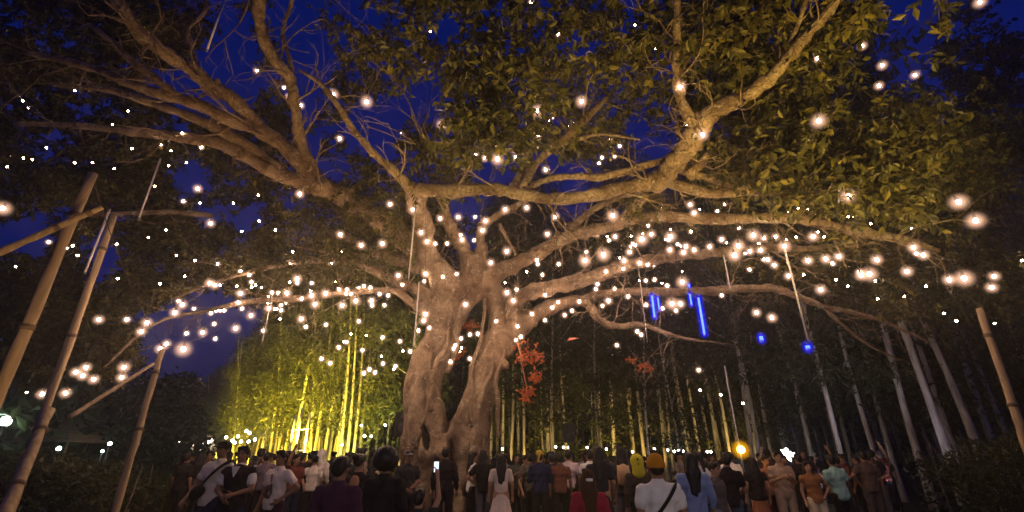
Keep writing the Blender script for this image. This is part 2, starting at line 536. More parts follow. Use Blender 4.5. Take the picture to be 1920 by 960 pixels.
def blob_points(blobs):
    out = []
    for (cx, cy, rx, ry, y0, y1, n) in blobs:
        m = max(3, n // 9)                      # clumped: several sprays share a clump centre
        r = np.sqrt(rng.uniform(0, 1, m)); th = rng.uniform(0, 2 * PI, m)
        k = rng.integers(0, m, n); sg = 62.0 / max(4.0, y0)
        px = cx + (rx * r * np.cos(th))[k] + rng.normal(size=n) * 4.2 * sg; py = cy + (ry * r * np.sin(th))[k] + rng.normal(size=n) * 2.6 * sg
        yc = rng.uniform(y0, y1, m)[k]
        k = ~in_gap(px, py)
        px, py = px[k], py[k]
        Y = yc[k] + rng.normal(size=len(px)) * 0.22
        out += [tuple(at(a, b, c)) for a, b, c in zip(px, py, Y)]
    P = np.array(out)
    return P + rng.normal(size=P.shape) * 0.08

# ------------------------------------------------------------------ the great fig tree
FIG = empty('fig_tree', tuple(at(840, 855, 13.0).xy) + (0.0,))
tag(FIG, 'huge spreading fig tree with two grey trunks and long limbs hung with bulbs', 'tree')
FIGLOC = Vector(FIG.location)

LIMBS = [
 [(812, 905, 13, 126), (802, 840, 13, 104), (796, 780, 13, 84), (794, 720, 13, 78), (812, 665, 13, 74), (834, 612, 13, 68), (854, 565, 12.9, 68), (884, 520, 12.8, 64)],
 [(884, 905, 13, 92), (874, 840, 13, 82), (888, 780, 13, 74), (902, 730, 13, 64), (916, 680, 13, 60), (936, 632, 13, 60), (938, 590, 13, 48), (926, 548, 12.9, 42), (902, 500, 12.7, 40)],
 # right arms
 [(930, 650, 13, 54), (962, 612, 12.8, 42), (962, 577, 12.5, 38), (985, 551, 12.2, 36), (1040, 538, 12, 34), (1100, 523, 11.8, 32), (1170, 500, 11.5, 28), (1230, 486, 11.2, 24), (1330, 475, 11, 22), (1420, 465, 11, 19), (1520, 466, 11, 13), (1640, 455, 11, 8)],
 [(935, 655, 13, 52), (985, 602, 12.8, 38), (1030, 577, 12.6, 30), (1080, 563, 12.5, 24), (1105, 574, 12.4, 20), (1125, 600, 12.3, 17), (1160, 612, 12.2, 13), (1200, 608, 12, 11), (1250, 625, 12, 9), (1290, 636, 12, 6), (1345, 642, 12, 3)],
 [(1070, 566, 12.5, 18), (1150, 548, 12.5, 18), (1250, 548, 12.5, 19), (1350, 544, 12.5, 19), (1440, 540, 12.3, 17), (1500, 558, 12, 15), (1545, 575, 12, 13), (1600, 586, 12, 11), (1660, 604, 12, 8), (1740, 640, 12, 4)],
 [(1545, 576, 12, 10), (1575, 605, 12, 8), (1625, 645, 12, 6), (1700, 680, 12, 3)],
 [(893, 545, 12.8, 50), (930, 512, 12.6, 38), (975, 492, 12.4, 33), (1020, 468, 12, 30), (1060, 446, 11.6, 27), (1110, 432, 11, 26), (1160, 420, 10.4, 27), (1182, 395, 9.8, 23), (1212, 366, 9, 24)],
 [(1150, 422, 10.5, 20), (1220, 406, 10, 22), (1300, 409, 9.8, 25), (1400, 410, 9.6, 22), (1480, 409, 9.4, 22), (1550, 422, 9.2, 22), (1620, 436, 9, 22), (1700, 450, 9, 18), (1760, 470, 9, 9)],
 [(1040, 462, 11.8, 18), (1075, 425, 11.6, 16), (1110, 395, 11.3, 14), (1160, 370, 11, 12), (1240, 350, 10.6, 9)],
 # the long level limb
 [(862, 568, 12.9, 62), (832, 530, 12.4, 52), (806, 490, 12, 46), (795, 440, 11, 42), (785, 392, 10, 40), (776, 362, 8.9, 36), (800, 357, 8.3, 32), (870, 357, 8, 29), (930, 355, 8, 27), (980, 365, 8, 26), (1040, 373, 8.1, 26), (1100, 368, 8.2, 28), (1180, 350, 8.4, 31), (1235, 338, 8.4, 40)],
 [(790, 368, 9, 30), (768, 350, 8.4, 26), (736, 318, 8, 19), (700, 288, 7.8, 16), (660, 240, 7.6, 14), (632, 195, 7.4, 13), (600, 157, 7.3, 10), (560, 130, 7.2, 4)],
 [(985, 362, 8, 14), (1010, 342, 8.2, 14), (1060, 331, 8.3, 15), (1130, 331, 8.3, 16), (1200, 312, 8.3, 15), (1262, 296, 8.2, 18)],
 [(980, 352, 8.1, 18), (1008, 303, 8.4, 17), (1060, 257, 8.6, 21), (1108, 212, 8.8, 17), (1140, 182, 9, 9)],
 [(965, 350, 8.4, 22), (992, 302, 8.7, 20), (976, 268, 8.9, 18), (950, 220, 9, 12), (900, 190, 9, 9)],
 [(1030, 280, 8.6, 10), (1080, 262, 8.6, 9), (1130, 252, 8.6, 7), (1200, 262, 8.6, 4)],
 # the golden limb on the right
 [(1228, 346, 8.5, 46), (1264, 310, 8, 44), (1290, 275, 7.6, 50), (1310, 235, 7.2, 46), (1345, 205, 6.9, 38), (1400, 180, 6.6, 32), (1450, 140, 6.3, 29), (1500, 80, 6, 25), (1545, 30, 5.8, 23), (1590, -30, 5.6, 20)],
 [(1302, 236, 7.2, 28), (1282, 203, 7, 22), (1270, 160, 6.8, 19), (1268, 90, 6.4, 17), (1270, 0, 6, 16), (1268, -50, 5.8, 15)],
 [(1462, 130, 6.3, 15), (1490, 60, 6, 12), (1512, 0, 5.8, 11), (1520, -50, 5.6, 9)],
 [(1250, 342, 8.4, 22), (1330, 362, 8.2, 23), (1400, 358, 8, 21), (1470, 362, 7.8, 17), (1540, 372, 7.6, 10), (1620, 380, 7.4, 6)],
 [(1275, 318, 8.2, 18), (1330, 335, 8, 16), (1385, 350, 7.8, 11), (1450, 345, 7.6, 7)],
 [(1330, 290, 7.7, 16), (1290, 330, 8.1, 26)],
 # the limb that sets out to the left behind the leaves, and its fork
 [(845, 545, 12.8, 56), (825, 510, 12.3, 50), (760, 450, 11.5, 46), (690, 400, 10.5, 44), (620, 358, 9.5, 42), (586, 346, 9.2, 44)],
 [(592, 352, 9.3, 44), (573, 300, 9, 32), (562, 250, 8.7, 24), (553, 200, 8.3, 23), (545, 150, 8, 24), (512, 110, 7.6, 25), (490, 60, 7.2, 25), (485, 0, 6.8, 26), (480, -50, 6.5, 26)],
 [(550, 190, 8.3, 10), (545, 120, 8.2, 10), (530, 60, 8, 9), (548, 0, 7.8, 8), (552, -50, 7.5, 6)],
 [(578, 318, 9.05, 38), (530, 272, 8.8, 33), (480, 241, 8.5, 31), (430, 225, 8.3, 27), (370, 196, 8, 25), (310, 180, 7.9, 23), (250, 160, 7.8, 20), (180, 130, 7.8, 18), (120, 114, 7.8, 15), (50, 100, 7.9, 9)],
 [(505, 255, 8.65, 26), (462, 212, 8.3, 29), (430, 181, 8, 31), (400, 165, 7.8, 31), (360, 130, 7.5, 31), (320, 105, 7.2, 29), (270, 70, 6.9, 27), (235, 25, 6.5, 25), (200, -30, 6.2, 24)],
 [(345, 190, 7.95, 16), (285, 143, 7.7, 18), (240, 108, 7.6, 15), (200, 70, 7.5, 13), (165, 45, 7.5, 8)],
 [(584, 350, 9.25, 36), (520, 325, 9, 31), (460, 291, 8.9, 30), (400, 266, 8.9, 26), (320, 255, 9, 22), (230, 245, 9, 16), (130, 235, 9.2, 13), (30, 232, 9.5, 8)],
 [(530, 322, 9, 24), (440, 260, 8.8, 24), (370, 224, 8.6, 20), (290, 195, 8.5, 18), (200, 168, 8.5, 14), (100, 160, 8.6, 7)],
 [(372, 135, 7.6, 8), (352, 60, 7.6, 9), (385, 20, 7.6, 7), (380, -30, 7.5, 6)],
 # lower left limbs
 [(840, 575, 12.9, 44), (785, 545, 12.7, 28), (730, 521, 12.4, 22), (660, 492, 12, 16), (580, 490, 11.6, 13), (500, 502, 11.4, 10), (400, 530, 11, 8), (320, 562, 10.8, 5)],
 [(842, 600, 12.9, 36), (800, 582, 12.8, 26), (772, 568, 12.6, 19), (738, 545, 12.3, 15), (660, 548, 12, 14), (560, 560, 11.6, 15), (460, 566, 11.2, 13), (380, 585, 11, 9), (330, 592, 10.8, 7), (270, 620, 10.6, 6), (195, 690, 10.4, 4)],
 [(806, 505, 12.4, 36), (745, 487, 12, 27), (692, 470, 11.6, 20), (640, 440, 11, 12), (590, 425, 10.8, 7)],
 [(700, 474, 11.6, 12), (650, 490, 11.3, 9), (600, 470, 11, 6), (540, 460, 10.8, 3)],
 [(884, 530, 12.8, 44), (880, 490, 12.6, 36), (862, 452, 12.4, 33), (846, 430, 12, 27), (836, 400, 11.5, 21), (832, 368, 11, 12)],
 [(893, 522, 12.8, 34), (902, 470, 12.6, 24), (905, 425, 12.4, 20), (960, 390, 12, 14), (1000, 370, 11.8, 9)],
 [(936, 420, 12.2, 10), (955, 455, 12.3, 8), (970, 480, 12.4, 6)],
 [(400, 405, 11, 12), (330, 398, 10.5, 11), (230, 400, 10.4, 10), (130, 405, 10.4, 8)],
]
SAMPLES = []     # points along limbs, for hanging wires and twigs
FS = []
for li, L in enumerate(LIMBS):
    rows = []
    for (px, py, Y, w) in L:
        p = at(px, py, Y); rows.append((p.x, p.y, p.z, (0.5 if li < 2 else 0.43) * w * cdepth(py, Y) / FPX))
    sp = spline(rows, 6)
    FS.append(sp)
    if li > 1: SAMPLES.append(sp)

# trunks and the limb roots as one continuous body
lo = np.array([-4.0, 11.0, -0.1]); hi = np.array([2.2, 15.0, 8.6])
F = Field(lo, hi, 0.055)
for li in (0, 1):
    sp = FS[li]
    for a, b in zip(sp[:-1], sp[1:]):
        F.cone(a[:3], b[:3], a[3] * 0.82, b[3] * 0.82, 0.07)
for li in (2, 3, 6, 9, 21, 30, 31, 34, 35):
    sp = FS[li]
    for a, b in zip(sp[:7], sp[1:8]):
        F.cone(a[:3], b[:3], a[3] * 0.97, b[3] * 0.97, 0.12)
# buttress roots and fluted ridges
for k in range(13):
    a = k / 13 * 2 * PI + 0.2
    bx = at(812 + (k % 2) * 66, 860, 13.0)
    e = Vector((bx.x + 1.25 * math.cos(a), 13.0 + 1.25 * math.sin(a), -0.05))
    F.cone((bx.x + 0.35 * math.cos(a), 13.0 + 0.35 * math.sin(a), 1.3), e, 0.17, 0.12, 0.15)
pA = at(790, 790, 12.45)
F.cone(at(800, 850, 12.35), at(774, 785, 12.6), 0.2, 0.1, 0.1)       # the pale lip beside the hollow
F.cone(at(815, 850, 12.3), at(830, 820, 12.5), 0.22, 0.12, 0.12)
F.carve(at(797, 832, 12.3), (0.14, 0.45, 0.40), 0.08)
F.cone(at(944, 684, 12.8), at(918, 676, 13.0), 0.16, 0.24, 0.12)     # the burr on the right trunk
F.carve(at(946, 696, 12.6), (0.09, 0.2, 0.06), 0.06)
F.cone(at(893, 850, 12.5), at(905, 745, 12.85), 0.13, 0.07, 0.1)
F.cone(at(842, 816, 12.6), at(872, 745, 12.8), 0.11, 0.08, 0.08)
F.cone(at(868, 850, 12.5), at(880, 800, 12.7), 0.10, 0.08, 0.08)
gx, gy, gz = F.grid()
F.d += (0.035 * np.sin(9 * gx + 2.3 * np.sin(gz * 1.3)) * np.sin(8 * gy + 1.1 * gz) + 0.02 * np.sin(5.1 * gz + 7 * gx) * np.sin(13 * gx + 11 * gy) + 0.05 * np.clip(2.6 - 0.6 * gz, 0.25, 1.6) * np.sin(11 * gx - 6 * gy + 1.6 * np.sin(0.9 * gz))
        + 0.016 * np.sin(29 * gx + 3 * gz + 2 * np.sin(2.1 * gz)) * np.sin(25 * gy + 7 * gz)).astype(np.float32)
tm = F.mesh('trunk')
o = obj('trunk', tm, BARK, FIG); o.matrix_parent_inverse = Matrix.Translation(-FIGLOC)

for li, sp in enumerate(FS):
    if li < 2: continue
    P = sp[:, :3].copy(); R = np.maximum(sp[:, 3], 0.012)
    if li > 1:          # uneven growth along the limb
        k = np.linspace(0, 1, 40)
        R = R * (1 + 0.10 * np.sin(np.arange(len(P)) * 0.9 + li) + 0.07 * np.sin(np.arange(len(P)) * 2.1 + 2 * li))
    n = len(P)
    j = rng.normal(size=(n, 3)) * (R * 0.07)[:, None]; j[0] = 0
    m = MB()
    m.tube(P + j, R * (1 + 0.04 * rng.normal(size=n)), 12 if R.max() > 0.08 else 8, rough=0.05)
    for q in range(rng.integers(1, 4)):       # burrs and old branch stubs
        i = rng.integers(n // 4, n - 1)
        d = unit(rng.normal(size=3) + np.array([0, 0, 0.3]))
        r = R[i] * 0.38
        m.tube([P[i], P[i] + d * R[i] * 1.15, P[i] + d * R[i] * 1.5], [r, r * 0.8, r * 0.5], 7)
    o = m.build('limb', BARK, FIG); o.matrix_parent_inverse = Matrix.Translation(-FIGLOC)

# aerial roots that run down the trunks
for (x0, y0, x1, y1, Y0, Y1, w) in [(905, 560, 880, 800, 12.75, 12.55, 7), (842, 600, 800, 770, 12.5, 12.45, 8), (950, 610, 925, 820, 12.7, 12.6, 7), (870, 560, 838, 700, 12.45, 12.5, 6), (815, 650, 786, 840, 12.5, 12.4, 6), (918, 660, 896, 850, 12.6, 12.5, 9)]:
    a, b = at(x0, y0, Y0), at(x1, y1, Y1)
    k = np.linspace(0, 1, 14)[:, None]
    P = np.array(a) * (1 - k) + np.array(b) * k
    P[:, 0] += 0.10 * np.sin(k[:, 0] * 7 + x0) + 0.03 * np.sin(k[:, 0] * 19 + x1); P[:, 1] += 0.05 * np.sin(k[:, 0] * 9)
    r = 0.5 * w * cdepth(y0, Y0) / FPX
    o = MB().tube(P, np.linspace(r, r * 1.3, 14) * (1 + 0.12 * rng.normal(size=14)), 8, rough=0.06).build('aerial_root', BARK, FIG); o.matrix_parent_inverse = Matrix.Translation(-FIGLOC)
# twigs that grow from the limbs, bare ones included
TW = MB()
def grow(p, d, L, r, lev):
    k = 5
    pts = [np.array(p)]
    for i in range(k):
        d = unit(d + rng.normal(size=3) * 0.22 + np.array([0, 0, 0.03]))
        pts.append(pts[-1] + d * L / k)
    TW.tube(pts, np.linspace(r, r * 0.35, k + 1), 5 if lev == 0 else 4, caps=False)
    if lev < 2:
        for i in range(2 + (lev == 0)):
            q = pts[rng.integers(1, k + 1)]
            grow(q, unit(d + rng.normal(size=3) * 0.7), L * rng.uniform(0.45, 0.7), r * 0.55, lev + 1)
for sp in SAMPLES:
    n = len(sp)
    for i in range(4, n, 3):
        if rng.random() < 0.62:
            tdir = unit(sp[min(i + 1, n - 1), :3] - sp[i - 1, :3])
            grow(sp[i, :3], unit(tdir * 0.8 + rng.normal(size=3) * 0.75), rng.uniform(0.5, 1.5), min(0.028, max(0.008, sp[i, 3] * 0.25)), 0)
# the fan of bare twigs left of the hanging leaves
for x0, y0, x1, y1 in [(800, 262, 700, 90), (790, 255, 735, 110), (770, 262, 660, 150), (800, 255, 790, 120), (810, 240, 850, 60), (780, 270, 640, 210), (790, 262, 760, 160), (700, 60, 640, 10)]:
    a, b = at(x0, y0, 8.4), at(x1, y1, 8.0)
    grow(np.array(a), unit(np.array(b - a)), (b - a).length, 0.014, 0)
o = TW.build('twigs', BARK, FIG); o['kind'] = 'stuff'; o.matrix_parent_inverse = Matrix.Translation(-FIGLOC)

# crown: (cx, cy, rx, ry, Y0, Y1, sprays) in photo directions and metres ahead
NEAR = [(960, 60, 230, 120, 6.0, 7.6, 230), (930, 170, 110, 90, 6.3, 7.6, 170), (950, 235, 60, 40, 6.4, 7.4, 70), (780, 40, 110, 60, 6.2, 7.8, 90), (1160, 50, 130, 75, 6.3, 8.0, 130),
        (1350, 50, 120, 90, 6.7, 8.2, 270), (1450, 90, 130, 90, 6.9, 8.4, 190), (1620, 40, 100, 70, 5.7, 6.8, 160), (1340, 150, 60, 60, 7.3, 8.4, 70), (1400, 20, 60, 40, 5.2, 5.7, 30),
        (1590, 270, 170, 75, 6.4, 8.2, 270), (1560, 340, 130, 55, 6.4, 7.8, 150), (1450, 290, 110, 60, 7.2, 8.8, 130), (1640, 370, 60, 28, 6.4, 7.2, 36), (1450, 180, 90, 50, 7, 8.4, 80),
        (700, 85, 30, 20, 7, 7.5, 7)]
MID = [(1160, 170, 120, 80, 8.5, 10.5, 170), (1100, 240, 120, 50, 9, 10.5, 70), (830, 305, 75, 38, 8.6, 9.8, 95), (640, 420, 130, 75, 9.6, 11.6, 330), (560, 470, 120, 50, 10.5, 12, 130),
       (690, 370, 80, 40, 9.5, 11, 110), (1230, 380, 26, 32, 8.2, 9, 16), (1420, 400, 14, 14, 9, 9.6, 5), (620, 60, 60, 60, 8, 9.5, 50), (720, 130, 90, 90, 9.5, 11.5, 60),
       (1740, 290, 120, 90, 7.8, 9.8, 190), (1840, 260, 110, 110, 8.5, 11, 210), (1800, 380, 120, 60, 9, 11, 110), (1570, 460, 60, 26, 9, 10, 20), (640, 200, 70, 60, 9.5, 11.5, 40)]
FAR = [(120, 60, 200, 110, 8.5, 11, 600), (300, 60, 130, 90, 9, 12, 300), (120, 250, 220, 130, 10, 13, 800), (330, 330, 230, 110, 11, 14, 700), (470, 200, 100, 100, 11, 14, 220), (640, 190, 80, 100, 11, 14, 200),
       (180, 400, 200, 90, 11, 14, 520), (380, 480, 180, 70, 11.5, 14, 520), (150, 540, 190, 60, 11.5, 14, 480), (560, 530, 140, 40, 12, 14, 200), (1830, 90, 100, 80, 13, 16, 330), (1880, 200, 70, 120, 13, 16, 260),
       (1780, 520, 180, 80, 11, 14, 300), (1600, 510, 170, 60, 12, 14, 220), (110, 640, 160, 80, 11.5, 14, 400), (780, 300, 120, 60, 11, 13, 160), (1150, 240, 120, 70, 11, 13, 160), (760, 420, 110, 60, 13.5, 15, 160),
       (1230, 430, 170, 60, 13, 15.5, 120), (1500, 460, 170, 60, 12.5, 15, 150), (1430, 250, 150, 100, 10, 12, 260), (900, 80, 240, 110, 9, 11, 260), (520, 60, 70, 60, 10, 12, 60), (860, 470, 120, 50, 14.5, 16, 120)]
# the crown goes on overhead and behind the photographer
def overhead(n):
    x = rng.uniform(-11, 11, n); y = rng.uniform(-9, 4.4, n)
    return np.stack([x, y, 7.6 + 2.6 * rng.random(n) - 0.006 * (x ** 2 + y ** 2)], 1)
tw2 = MB()
SINGLE = []
for nm, blobs, full, nl, ln, wd in (('near', NEAR, True, 12, 0.16, 0.078), ('mid', MID, False, 17, 0.12, 0.055), ('far', FAR, False, 22, 0.17, 0.08)):
    P = blob_points(blobs)
    if nm == 'far': P = np.concatenate([P, overhead(900)])
    a, b, base, d, nrm, L, Wd = sprays(P, nl, 0.6, ln, wd)
    if nm == 'near':
        for i in range(0, len(P)):
            tw2.tube([a[i], (a[i] + b[i]) / 2 + (0, 0, 0.03), b[i]], [0.006, 0.004, 0.002], 3, caps=False)
        # the 300 nearest leaves in the picture stay single pieces
        big = np.argsort(base[:, 1])[:]
        px = base[:, 0] / base[:, 1]
        vis = (base[:, 1] > 5.3)
        order = [i for i in np.argsort(base[:, 1] + rng.uniform(0, 0.9, len(base))) if vis[i]][:300]
        SINGLE = [(base[i], d[i], nrm[i], L[i] * 1.25, Wd[i] * 1.25) for i in order]
        keep = np.ones(len(base), bool); keep[order] = False
        base, d, nrm, L, Wd = base[keep], d[keep], nrm[keep], L[keep], Wd[keep]
    me = leaf_mesh('foliage', base, d, nrm, L, Wd, full)
    o = obj('foliage', me, LEAF, FIG); o['kind'] = 'stuff'; o.matrix_parent_inverse = Matrix.Translation(-FIGLOC)
o = tw2.build('leaf_stalks', BARK, FIG); o['kind'] = 'stuff'; o.matrix_parent_inverse = Matrix.Translation(-FIGLOC)
leafs = []
for k in range(6):
    leafs.append(leaf_mesh('leaf', np.zeros((1, 3)), np.array([[1.0, 0, 0]]), np.array([[0, 0, 1.0]]), np.array([1.0]), np.array([rng.uniform(0.42, 0.55)]), True, np.array([0.45 + 0.1 * k])))
for i, (b0, dd, nn, L, w) in enumerate(SINGLE):
    o = obj('leaf', leafs[i % 6], LEAF, FIG)
    side = np.cross(nn, dd)
    M = Matrix(((dd[0], side[0], nn[0], b0[0]), (dd[1], side[1], nn[1], b0[1]), (dd[2], side[2], nn[2], b0[2]), (0, 0, 0, 1)))
    o.matrix_parent_inverse = Matrix.Translation(-FIGLOC)
    o.matrix_basis = M @ Matrix.Scale(L, 4)

# ------------------------------------------------------------------ the bulbs: places read off the photograph (x, y, apparent size) per view window
RAW = [
 (700, 360, 4.8, '150,110,3 358,158,3 605,237,3 768,228,3 918,224,2 1010,260,3 1185,158,3 1382,140,3 1636,220,3 1566,378,3 430,366,3 480,447,3 562,464,2 665,464,2 782,388,2 797,430,3 985,343,3 912,436,2 82,466,3 1200,532,3 1062,638,3 1472,610,2 1480,648,2 1668,648,2 1523,745,2 1380,718,1 226,752,3 467,737,3 456,803,2 622,762,2 750,738,2 262,835,2 58,920,2 138,932,2 1186,815,1 1292,880,2 1203,908,3 1545,925,2 1598,905,1 1730,955,1'),
 (700, 540, 4.8, '98,155,2 835,150,3 1260,115,3 1663,128,2 1732,94,1 1805,110,1 1855,122,2 1905,130,1 1612,178,2 1788,204,2 1722,243,2 1548,290,2 1388,238,1 1424,232,2 480,238,3 452,295,3 505,358,2 404,384,2 1112,298,2 1298,345,2 870,418,2 938,412,2 790,455,2 1330,438,2 1288,468,2 85,446,2 240,480,2 733,516,2 720,545,2 795,540,1 780,570,1 870,636,2 692,664,2 266,566,1 335,572,2 72,614,1 86,680,2 198,704,2 186,730,1 15,760,2'),
 (1060, 360, 4.8, '428,212,4 866,138,2 1125,115,3 1158,190,3 1210,156,1 1370,172,2 1432,108,2 1832,186,1 1560,325,2 1430,270,1 744,304,2 945,335,1 1128,356,2 284,384,2 376,402,1 396,436,2 446,402,3 592,398,1 697,374,1 690,425,4 775,380,3 608,465,2 634,478,2 582,494,2 580,541,3 945,402,4 930,430,2 902,428,1 1012,470,2 1036,485,1 1085,490,3 937,520,3 1062,545,3 1158,522,3 1297,492,3 1410,426,3 1452,457,1 1690,390,4 1782,413,3 1740,464,2 1755,524,3 1893,405,3 1562,484,4 1520,570,4 1622,548,2 1658,534,3 1780,608,2 1820,608,3 1880,658,3 1895,690,1 1440,606,1 187,540,2 175,618,4 340,566,4 488,592,1 478,628,1 525,618,3 676,640,3 784,608,2 745,654,2 796,656,2 523,690,2 364,716,2 290,830,2 270,875,2 442,870,2 476,888,1 563,942,2 1050,715,1 1658,698,2 808,790,2 870,820,1 922,844,2 722,797,2 668,797,1 1055,812,4 1408,930,2 1892,808,1'),
 (400, 360, 4.8, '405,28,1 780,18,3 180,100,1 412,262,1 255,356,1 560,342,1 1142,382,3 1325,478,3 1405,520,2 1520,468,3 714,538,1 1150,538,1 985,595,2 695,638,2 1060,648,2 1240,706,1 1508,698,1 35,645,2 243,714,2 324,746,2 15,840,3 60,838,1 347,812,2 380,838,1 345,856,1 434,860,1 210,848,1 250,914,3 752,780,3 755,820,2 688,812,1 885,820,2 967,830,1 1097,804,1 1130,876,2 1200,878,2 1232,856,1 1308,866,2 1353,845,2 1378,876,1 1412,860,2 1197,918,2 1235,918,2 528,905,2 590,910,2 660,910,3 497,940,1 876,893,1 882,932,3 932,930,2 1013,912,3'),
 (400, 520, 4.8, '772,188,2 794,190,2 936,180,1 914,242,3 1157,254,3 1283,212,3 1425,210,3 1430,254,2 1540,254,2 230,228,2 258,282,2 340,343,3 440,216,1 468,210,1 492,230,1 653,224,2 606,252,2 500,280,3 550,288,1 572,284,1 612,296,2 30,300,2 60,296,2 98,297,2 10,420,2 200,458,3 15,553,2 600,375,1 790,374,3 830,445,2 448,480,2 1012,426,2 970,733,2 1050,772,2 1310,396,2 1238,510,1 1376,525,1 1525,542,2 1680,575,2 1176,580,1 1200,582,2 1130,630,2 1346,657,2 1514,711,1 1526,775,2 1405,830,2 1358,864,2 1460,855,2'),
 (0, 340, 4.8, '25,245,4 1393,44,1 1780,66,3 1650,180,2 1800,195,1 1890,380,3 733,450,2 440,548,2 655,580,1 600,600,1 697,668,1 1050,565,1 1335,505,1 1495,437,1 1587,667,1 1755,713,1 140,768,1 1060,875,1 1440,922,1 1663,855,1 1885,915,3'),
 (0, 540, 4.8, '888,284,3 1140,284,2 1322,312,3 1270,392,3 1577,222,3 1604,116,2 1640,152,3 1748,184,2 1900,228,2 1683,410,2 1825,402,3 1442,546,3 1500,505,3 1648,550,4 776,715,3 685,757,3 745,790,3 847,822,3 1112,714,4 1095,804,3 385,955,3 585,945,3 240,940,1'),
 (1420, 360, 3.84, '655,28,4 1440,76,4 1575,206,4 294,118,1 360,120,1 166,174,1 220,150,1 654,178,1 696,175,1 815,228,1 1112,264,1 410,320,3 436,290,1 480,322,1 278,324,1 133,322,2 1050,360,1 192,390,4 212,342,1 363,498,3 495,482,3 536,516,2 586,464,3 855,488,3 1125,400,3 1145,444,2 1200,452,3 735,575,2 745,600,3 812,590,4 850,640,1 1075,572,3 1378,632,3 1487,622,4 1702,608,3 1690,688,3 228,604,3 455,704,3 333,596,1 568,632,1 652,678,1 1214,678,1 866,770,1 972,744,1 1058,752,1 1087,836,1 1343,874,1 1434,928,1 1708,946,1 1905,494,1'),
 (1060, 520, 4.8, '392,210,3 335,256,2 60,298,2 730,248,2 960,238,4 1040,238,3 1000,300,2 875,280,2 648,488,2 685,516,2 460,612,2 1200,836,2 1717,318,3 1860,362,3'),
 (800, 100, 4.8, '135,640,4 490,705,3 535,752,3 440,918,3 525,945,3 632,950,4 803,935,3 992,522,4 1010,732,4 1132,577,2 1102,606,1 1395,435,4 1230,478,1 1283,650,1 1330,630,1 1460,710,1 1650,784,2 1738,834,2 1500,875,1 1578,937,2 1693,930,2 1460,8,2 1312,166,1 1720,622,1'),
 (1100, 160, 4.3636, '765,15,4 1015,8,2 793,112,1 817,332,1 945,405,4 98,638,2 68,738,1 130,764,1 228,858,2 1118,750,1'),
 (0, 0, 3.0, '818,215,3 222,315,2 422,510,1 128,567,1 160,606,1 722,625,1 632,700,1 1025,748,1 1308,776,1 903,818,2 1135,830,2 260,830,1 132,889,1 182,897,1 40,938,1 420,915,1 520,915,1 642,948,1 948,932,1 1048,915,1 742,835,1 962,848,1 1445,398,3 1598,493,2 1626,546,3 1692,592,3 1650,845,3 1592,955,3'),
 (640, 0, 2.0, '712,10,2 767,106,1 814,127,2 702,121,1 334,118,1 310,224,2 1101,94,1 1178,182,1 97,384,4 226,496,2 -30,354,4 -6,520,3 767,636,3'),
 (1280, 0, 2.0, '1115,8,4 625,38,3 505,218,3 560,190,3 675,172,3 750,244,3 735,322,3 870,282,3 510,453,4'),
 (1280, 480, 2.0, '60,428,2 65,503,2 143,520,2 226,553,2'),
 (640, 480, 2.0, '75,636,1 165,634,1 88,676,1 208,636,1'),
]
BULBS = []
for (x0, y0, k, s) in RAW:
    for e in s.split():
        a, b, c = e.split(',')
        BULBS.append((x0 + float(a) / k, y0 + float(b) / k, int(c)))
keepb = []
for b in BULBS:                                  # windows overlap: drop what was read twice
    if all((b[0] - q[0]) ** 2 + (b[1] - q[1]) ** 2 > 16 for q in keepb): keepb.append(b)
BULBS = keepb
ZONES = [  # name of the zone, test
 ('bulb close under the right leaf mass', lambda x, y: x > 1480 and y < 400),
 ('bulb along the outer end of the long right limb', lambda x, y: x > 1480),
 ('bulb in the crown above the level limb', lambda x, y: x > 690 and y < 362),
 ('bulb in the glowing cluster right of the fork', lambda x, y: x > 1090 and y < 560),
 ('bulb hung low before the dark right grove', lambda x, y: x > 1000 and y >= 560),
 ('bulb close to the fork of the two grey trunks', lambda x, y: x > 690 and y < 562),
 ('bulb hung low beside the two grey trunks', lambda x, y: x > 760),
 ('bulb hung before the yellow grove', lambda x, y: x > 470 and y > 500),
 ('bulb over the low blue sky patch', lambda x, y: y > 500 and x > 160),
 ('bulb by the forked upper left limbs', lambda x, y: x > 400 and y < 380),
 ('bulb among small leaves left of the fork', lambda x, y: x > 400),
 ('bulb in the dark far left branches', lambda x, y: True),
]
BULBM = emit('bulb_glow', (1.0, 0.64, 0.42), 135.0)
GLOBE = MB().ball((0, 0, -0.075), (0.028, 0.028, 0.034), 8, 6).mesh('festoon_bulb')
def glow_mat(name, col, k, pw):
    """see-through shell that paints a halo round a lamp, strongest at its centre"""
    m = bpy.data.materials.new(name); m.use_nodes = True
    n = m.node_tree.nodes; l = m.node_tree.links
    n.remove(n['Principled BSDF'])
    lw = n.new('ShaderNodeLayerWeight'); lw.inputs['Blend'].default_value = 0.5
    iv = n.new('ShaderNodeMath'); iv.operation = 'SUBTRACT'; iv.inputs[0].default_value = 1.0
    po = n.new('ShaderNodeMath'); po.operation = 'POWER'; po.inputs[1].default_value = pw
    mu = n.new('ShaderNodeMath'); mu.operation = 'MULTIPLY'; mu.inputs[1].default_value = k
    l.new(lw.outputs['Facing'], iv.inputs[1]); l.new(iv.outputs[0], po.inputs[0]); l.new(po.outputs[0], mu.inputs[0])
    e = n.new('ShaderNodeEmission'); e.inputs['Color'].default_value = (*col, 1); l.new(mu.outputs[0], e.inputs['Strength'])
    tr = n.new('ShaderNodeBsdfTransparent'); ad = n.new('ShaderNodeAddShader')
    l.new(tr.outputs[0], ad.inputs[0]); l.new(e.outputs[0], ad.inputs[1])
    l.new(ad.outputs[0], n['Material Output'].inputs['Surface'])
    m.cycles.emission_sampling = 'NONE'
    return m
